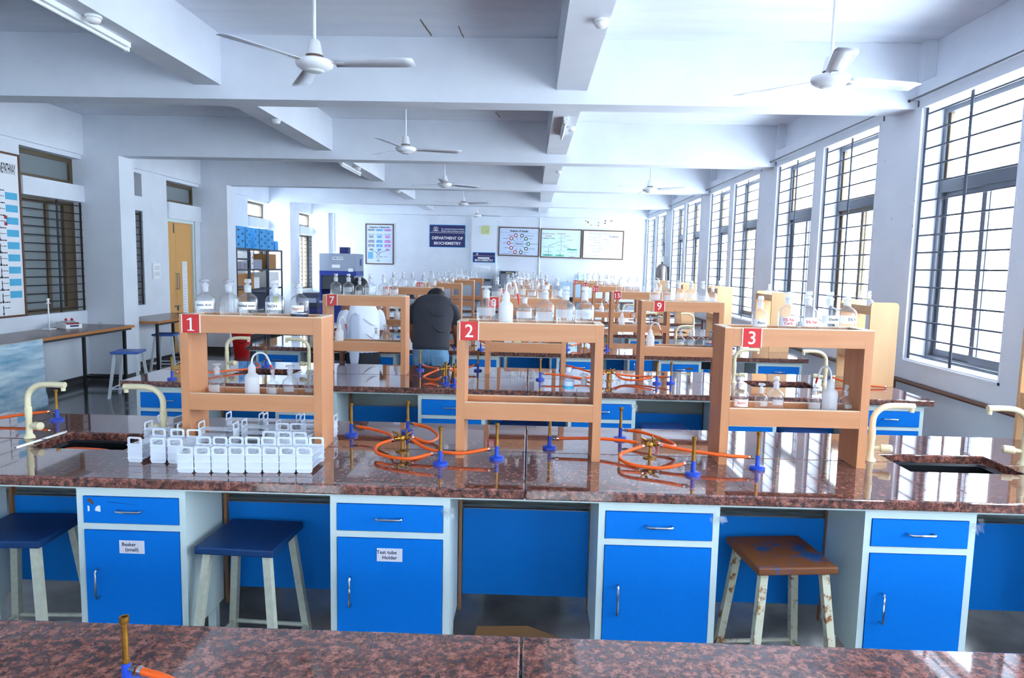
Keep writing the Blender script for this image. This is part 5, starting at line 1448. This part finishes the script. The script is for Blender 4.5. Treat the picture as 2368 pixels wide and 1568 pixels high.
# shirt
m = loft([((0, .035, .93), .188, .135, 0, R(-4)), ((0, .05, .985), .184, .128, 0, R(-12)), ((0, .065, 1.06), .176, .122, 0, R(-20)), ((0, .10, 1.15), .182, .122, 0, R(-27)), ((0, .145, 1.24), .20, .128, 0, R(-31)), ((0, .185, 1.325), .214, .128, 0, R(-34)), ((0, .22, 1.39), .208, .112, 0, R(-40)), ((0, .25, 1.43), .165, .09, 0, R(-46)), ((0, .275, 1.445), .09, .07, 0, R(-50))], 24)
sh = cloth('t_shirt', m, 'shirt_black', t)
for s_ in (-1, 1):
    cloth('sleeve', loft([((s_ * .12, .20, 1.405), .075, .085, 0, R(-10)), ((s_ * .17, .21, 1.38), .072, .08, s_ * R(-6), R(-6)), ((s_ * .195, .23, 1.31), .068, .074, 0, R(-10)), ((s_ * .21, .26, 1.22), .064, .068, 0, R(-14)), ((s_ * .218, .275, 1.16), .062, .066, 0, R(-14))], 16), 'shirt_black', sh)
# soft folds across the back of the shirt
for k, (a, b, c) in enumerate((((-.05, .045, 1.36), (.04, .015, 1.30), (.12, .02, 1.29)), ((.02, -.035, 1.20), (.09, -.04, 1.15), (.15, -.015, 1.14)), ((-.1, .0, 1.30), (-.05, -.02, 1.26), (0, -.03, 1.25)))):
    obj('fold', MB().tube(curve_pts([a, b, c], 6), [.004 + .006 * math.sin(math.pi * i / 12) for i in range(13)], 8), 'shirt_black', sh)
# jeans
jm = loft([((0, .045, 1.02), .160, .108, 0, R(-10)), ((0, .03, .93), .178, .125, 0, 0), ((0, .02, .86), .186, .132, 0, 0), ((0, .012, .80), .184, .125, 0, 0)], 24)
je = cloth('jeans', jm, 'jeans', t)
for s_ in (-1, 1):
    cloth('jeans_leg', loft([((s_ * .088, .015, .84), .098, .118, 0, 0), ((s_ * .095, .005, .70), .092, .105, 0, 0), ((s_ * .10, -.008, .48), .075, .082, 0, 0), ((s_ * .105, -.03, .25), .068, .074, 0, 0), ((s_ * .107, -.03, .09), .066, .076, 0, 0)], 16), 'jeans', je)
    obj('back_pocket', MB().add([(s_ * .035, -.118, .905), (s_ * .135, -.098, .905), (s_ * .132, -.112, .80), (s_ * .085, -.128, .785), (s_ * .04, -.126, .80)], [(0, 1, 2, 3, 4)] if s_ > 0 else [(4, 3, 2, 1, 0)]), 'jeans', je)
    cloth('shoe', loft([((s_ * .108, -.06, .045), .04, .05, 0, R(90)), ((s_ * .108, .02, .05), .046, .045, 0, R(90)), ((s_ * .115, .12, .035), .044, .034, 0, R(90)), ((s_ * .117, .18, .03), .03, .026, 0, R(90))], 14), 'shoe', t)
obj('centre_seam', MB().tube([(0, -.072, .985), (0, -.10, .93), (0, -.118, .86), (0, -.116, .80)], .004, 6), 'jeans', je)
# hair: a cap over the bowed head, with a face under it
hm = MB().lathe([(0, .122), (.04, .116), (.075, .09), (.095, .05), (.098, .01), (.09, -.03), (.075, -.06)], 20)
hm.xf(tr(0, .40, 1.43) @ Matrix.Rotation(R(-48), 4, 'X') @ Matrix.Scale(1.08, 4, (1, 0, 0)) @ Matrix.Scale(1.15, 4, (0, 1, 0)))
cloth('hair', hm, 'hair', t)
for s_ in (-1, 1):
    obj('ear', MB().lathe([(0, -.006), (.022, -.004), (.026, .004), (.012, .008), (0, .006)], 12).xf(tr(s_ * .08, .415, 1.39) @ Matrix.Rotation(R(90), 4, 'Y')), 'skin', t)
    obj('eye', MB().lathe([(0, -.009), (.007, -.006), (.009, 0), (.007, .006), (0, .009)], 10).xf(tr(s_ * .031, .498, 1.37)), 'white_paint', t)
obj('nose', MB().tube([(0, .51, 1.38), (0, .525, 1.355), (0, .51, 1.345)], [.008, .013, .008], 8), 'skin', t)
obj('mouth', MB().tube([(-.022, .49, 1.325), (0, .497, 1.322), (.022, .49, 1.325)], .004, 6), 'print_red', t)

# -- person in a white coat behind shelf 7
P1 = (-1.565, 6.5, 0)
t = thing('person', 'person in white lab coat and dark trousers standing behind shelf 7', 'person', P1, (0, 0, R(28))); t.scale = (.9, .95, 1)
V = [(0, 0, .90), (0, .0, 1.06), (0, .03, 1.22), (0, .07, 1.36), (0, .105, 1.43), (0, .14, 1.48), (0, .175, 1.53), (0, .21, 1.50)]
Rd = [(.14, .105), (.13, .095), (.145, .10), (.135, .085), (.055, .055), (.065, .07), (.078, .095), (.058, .065)]
E = [(i, i + 1) for i in range(7)]
for s_ in (-1, 1):
    if s_ > 0: pts = [(.165, .07, 1.36), (.205, .08, 1.22), (.215, .09, 1.14), (.20, .20, 1.06), (.17, .29, 1.02)]
    else: pts = [(-.165, .07, 1.36), (-.20, .06, 1.22), (-.205, .05, 1.12), (-.205, .07, .98), (-.20, .09, .88)]
    w_ = limb(3, pts, [.056, .048, .042, .034, .026])
    hand_chain(V[w_], (-.15 * s_, .9, -.2) if s_ > 0 else (0, .15, -1), (1, 0, 0) if s_ > 0 else (0, 1, 0), V, E, Rd, w_, .95)
    limb(0, [(s_ * .085, 0, .84), (s_ * .09, -.01, .47), (s_ * .095, -.03, .085), (s_ * .105, .08, .035)], [.09, .058, .042, .033])
skin_body('body', V, E, Rd, 'skin', t)
m = loft([((0, 0, .905), .19, .138, 0, 0), ((0, .0, 1.0), .175, .125, 0, R(-3)), ((0, .01, 1.1), .172, .122, 0, R(-8)), ((0, .03, 1.22), .185, .125, 0, R(-12)), ((0, .055, 1.32), .188, .115, 0, R(-18)), ((0, .085, 1.39), .14, .095, 0, R(-25)), ((0, .11, 1.435), .07, .066, 0, R(-30))], 24)
co = cloth('coat', m, 'coat', t)
cloth('sleeve', loft([((.12, .06, 1.36), .07, .08, 0, 0), ((.175, .075, 1.32), .072, .076, 0, 0), ((.205, .085, 1.22), .066, .068, 0, 0), ((.217, .10, 1.12), .064, .068, 0, R(-12))], 16), 'coat', co)
cloth('sleeve', loft([((-.12, .06, 1.36), .07, .08, 0, 0), ((-.175, .07, 1.32), .07, .075, 0, 0), ((-.205, .055, 1.2), .062, .065, 0, 0), ((-.208, .05, 1.08), .058, .062, 0, 0), ((-.208, .07, .96), .052, .056, 0, R(-6))], 16), 'coat', co)
for k, (a, b, c) in enumerate((((-.02, -.085, 1.27), (.06, -.10, 1.22), (.13, -.07, 1.20)), ((0, -.115, 1.13), (.07, -.115, 1.09), (.14, -.08, 1.09)), ((-.04, -.12, 1.05), (.04, -.125, 1.0), (.12, -.10, .99)))):
    obj('fold', MB().tube(curve_pts([a, b, c], 6), [.004 + .007 * math.sin(math.pi * i / 12) for i in range(13)], 8), 'coat', co)
m = loft([((-.11, -.10, 1.33), .05, .012, 0, 0), ((-.125, -.125, 1.2), .055, .012, 0, 0), ((-.13, -.14, 1.0), .055, .012, 0, 0), ((-.135, -.155, .82), .05, .012, 0, 0)], 12); cloth('scarf', m, 'scarf', t)
tm = cloth('trousers', loft([((0, .0, .985), .165, .118, 0, 0), ((0, 0, .93), .178, .13, 0, 0), ((0, 0, .86), .182, .135, 0, 0), ((0, 0, .79), .178, .125, 0, 0)], 20), 'trousers', t)
for s_ in (-1, 1):
    cloth('trouser_leg', loft([((s_ * .083, 0, .83), .092, .11, 0, 0), ((s_ * .088, -.005, .66), .085, .098, 0, 0), ((s_ * .09, -.01, .46), .072, .08, 0, 0), ((s_ * .095, -.025, .08), .064, .072, 0, 0)], 16), 'trousers', tm)
    cloth('shoe', loft([((s_ * .098, -.05, .042), .038, .045, 0, R(90)), ((s_ * .1, .03, .048), .044, .042, 0, R(90)), ((s_ * .105, .15, .03), .036, .028, 0, R(90))], 14), 'shoe', t)
hm = MB().lathe([(0, .128), (.04, .122), (.078, .095), (.098, .05), (.1, .0), (.096, -.05), (.09, -.1), (.07, -.13)], 20)
hm.xf(tr(0, .135, 1.525) @ Matrix.Rotation(R(-18), 4, 'X') @ Matrix.Scale(1.1, 4, (0, 1, 0)))
cloth('hair', hm, 'hair', t)
for s_ in (-1, 1):
    obj('eye', MB().lathe([(0, -.009), (.007, -.006), (.009, 0), (.007, .006), (0, .009)], 10).xf(tr(s_ * .031, .268, 1.525)), 'white_paint', t)
obj('nose', MB().tube([(0, .272, 1.52), (0, .292, 1.495), (0, .276, 1.487)], [.008, .013, .008], 8), 'skin', t)
obj('mouth', MB().tube([(-.022, .258, 1.462), (0, .266, 1.459), (.022, .258, 1.462)], .004, 6), 'print_red', t)
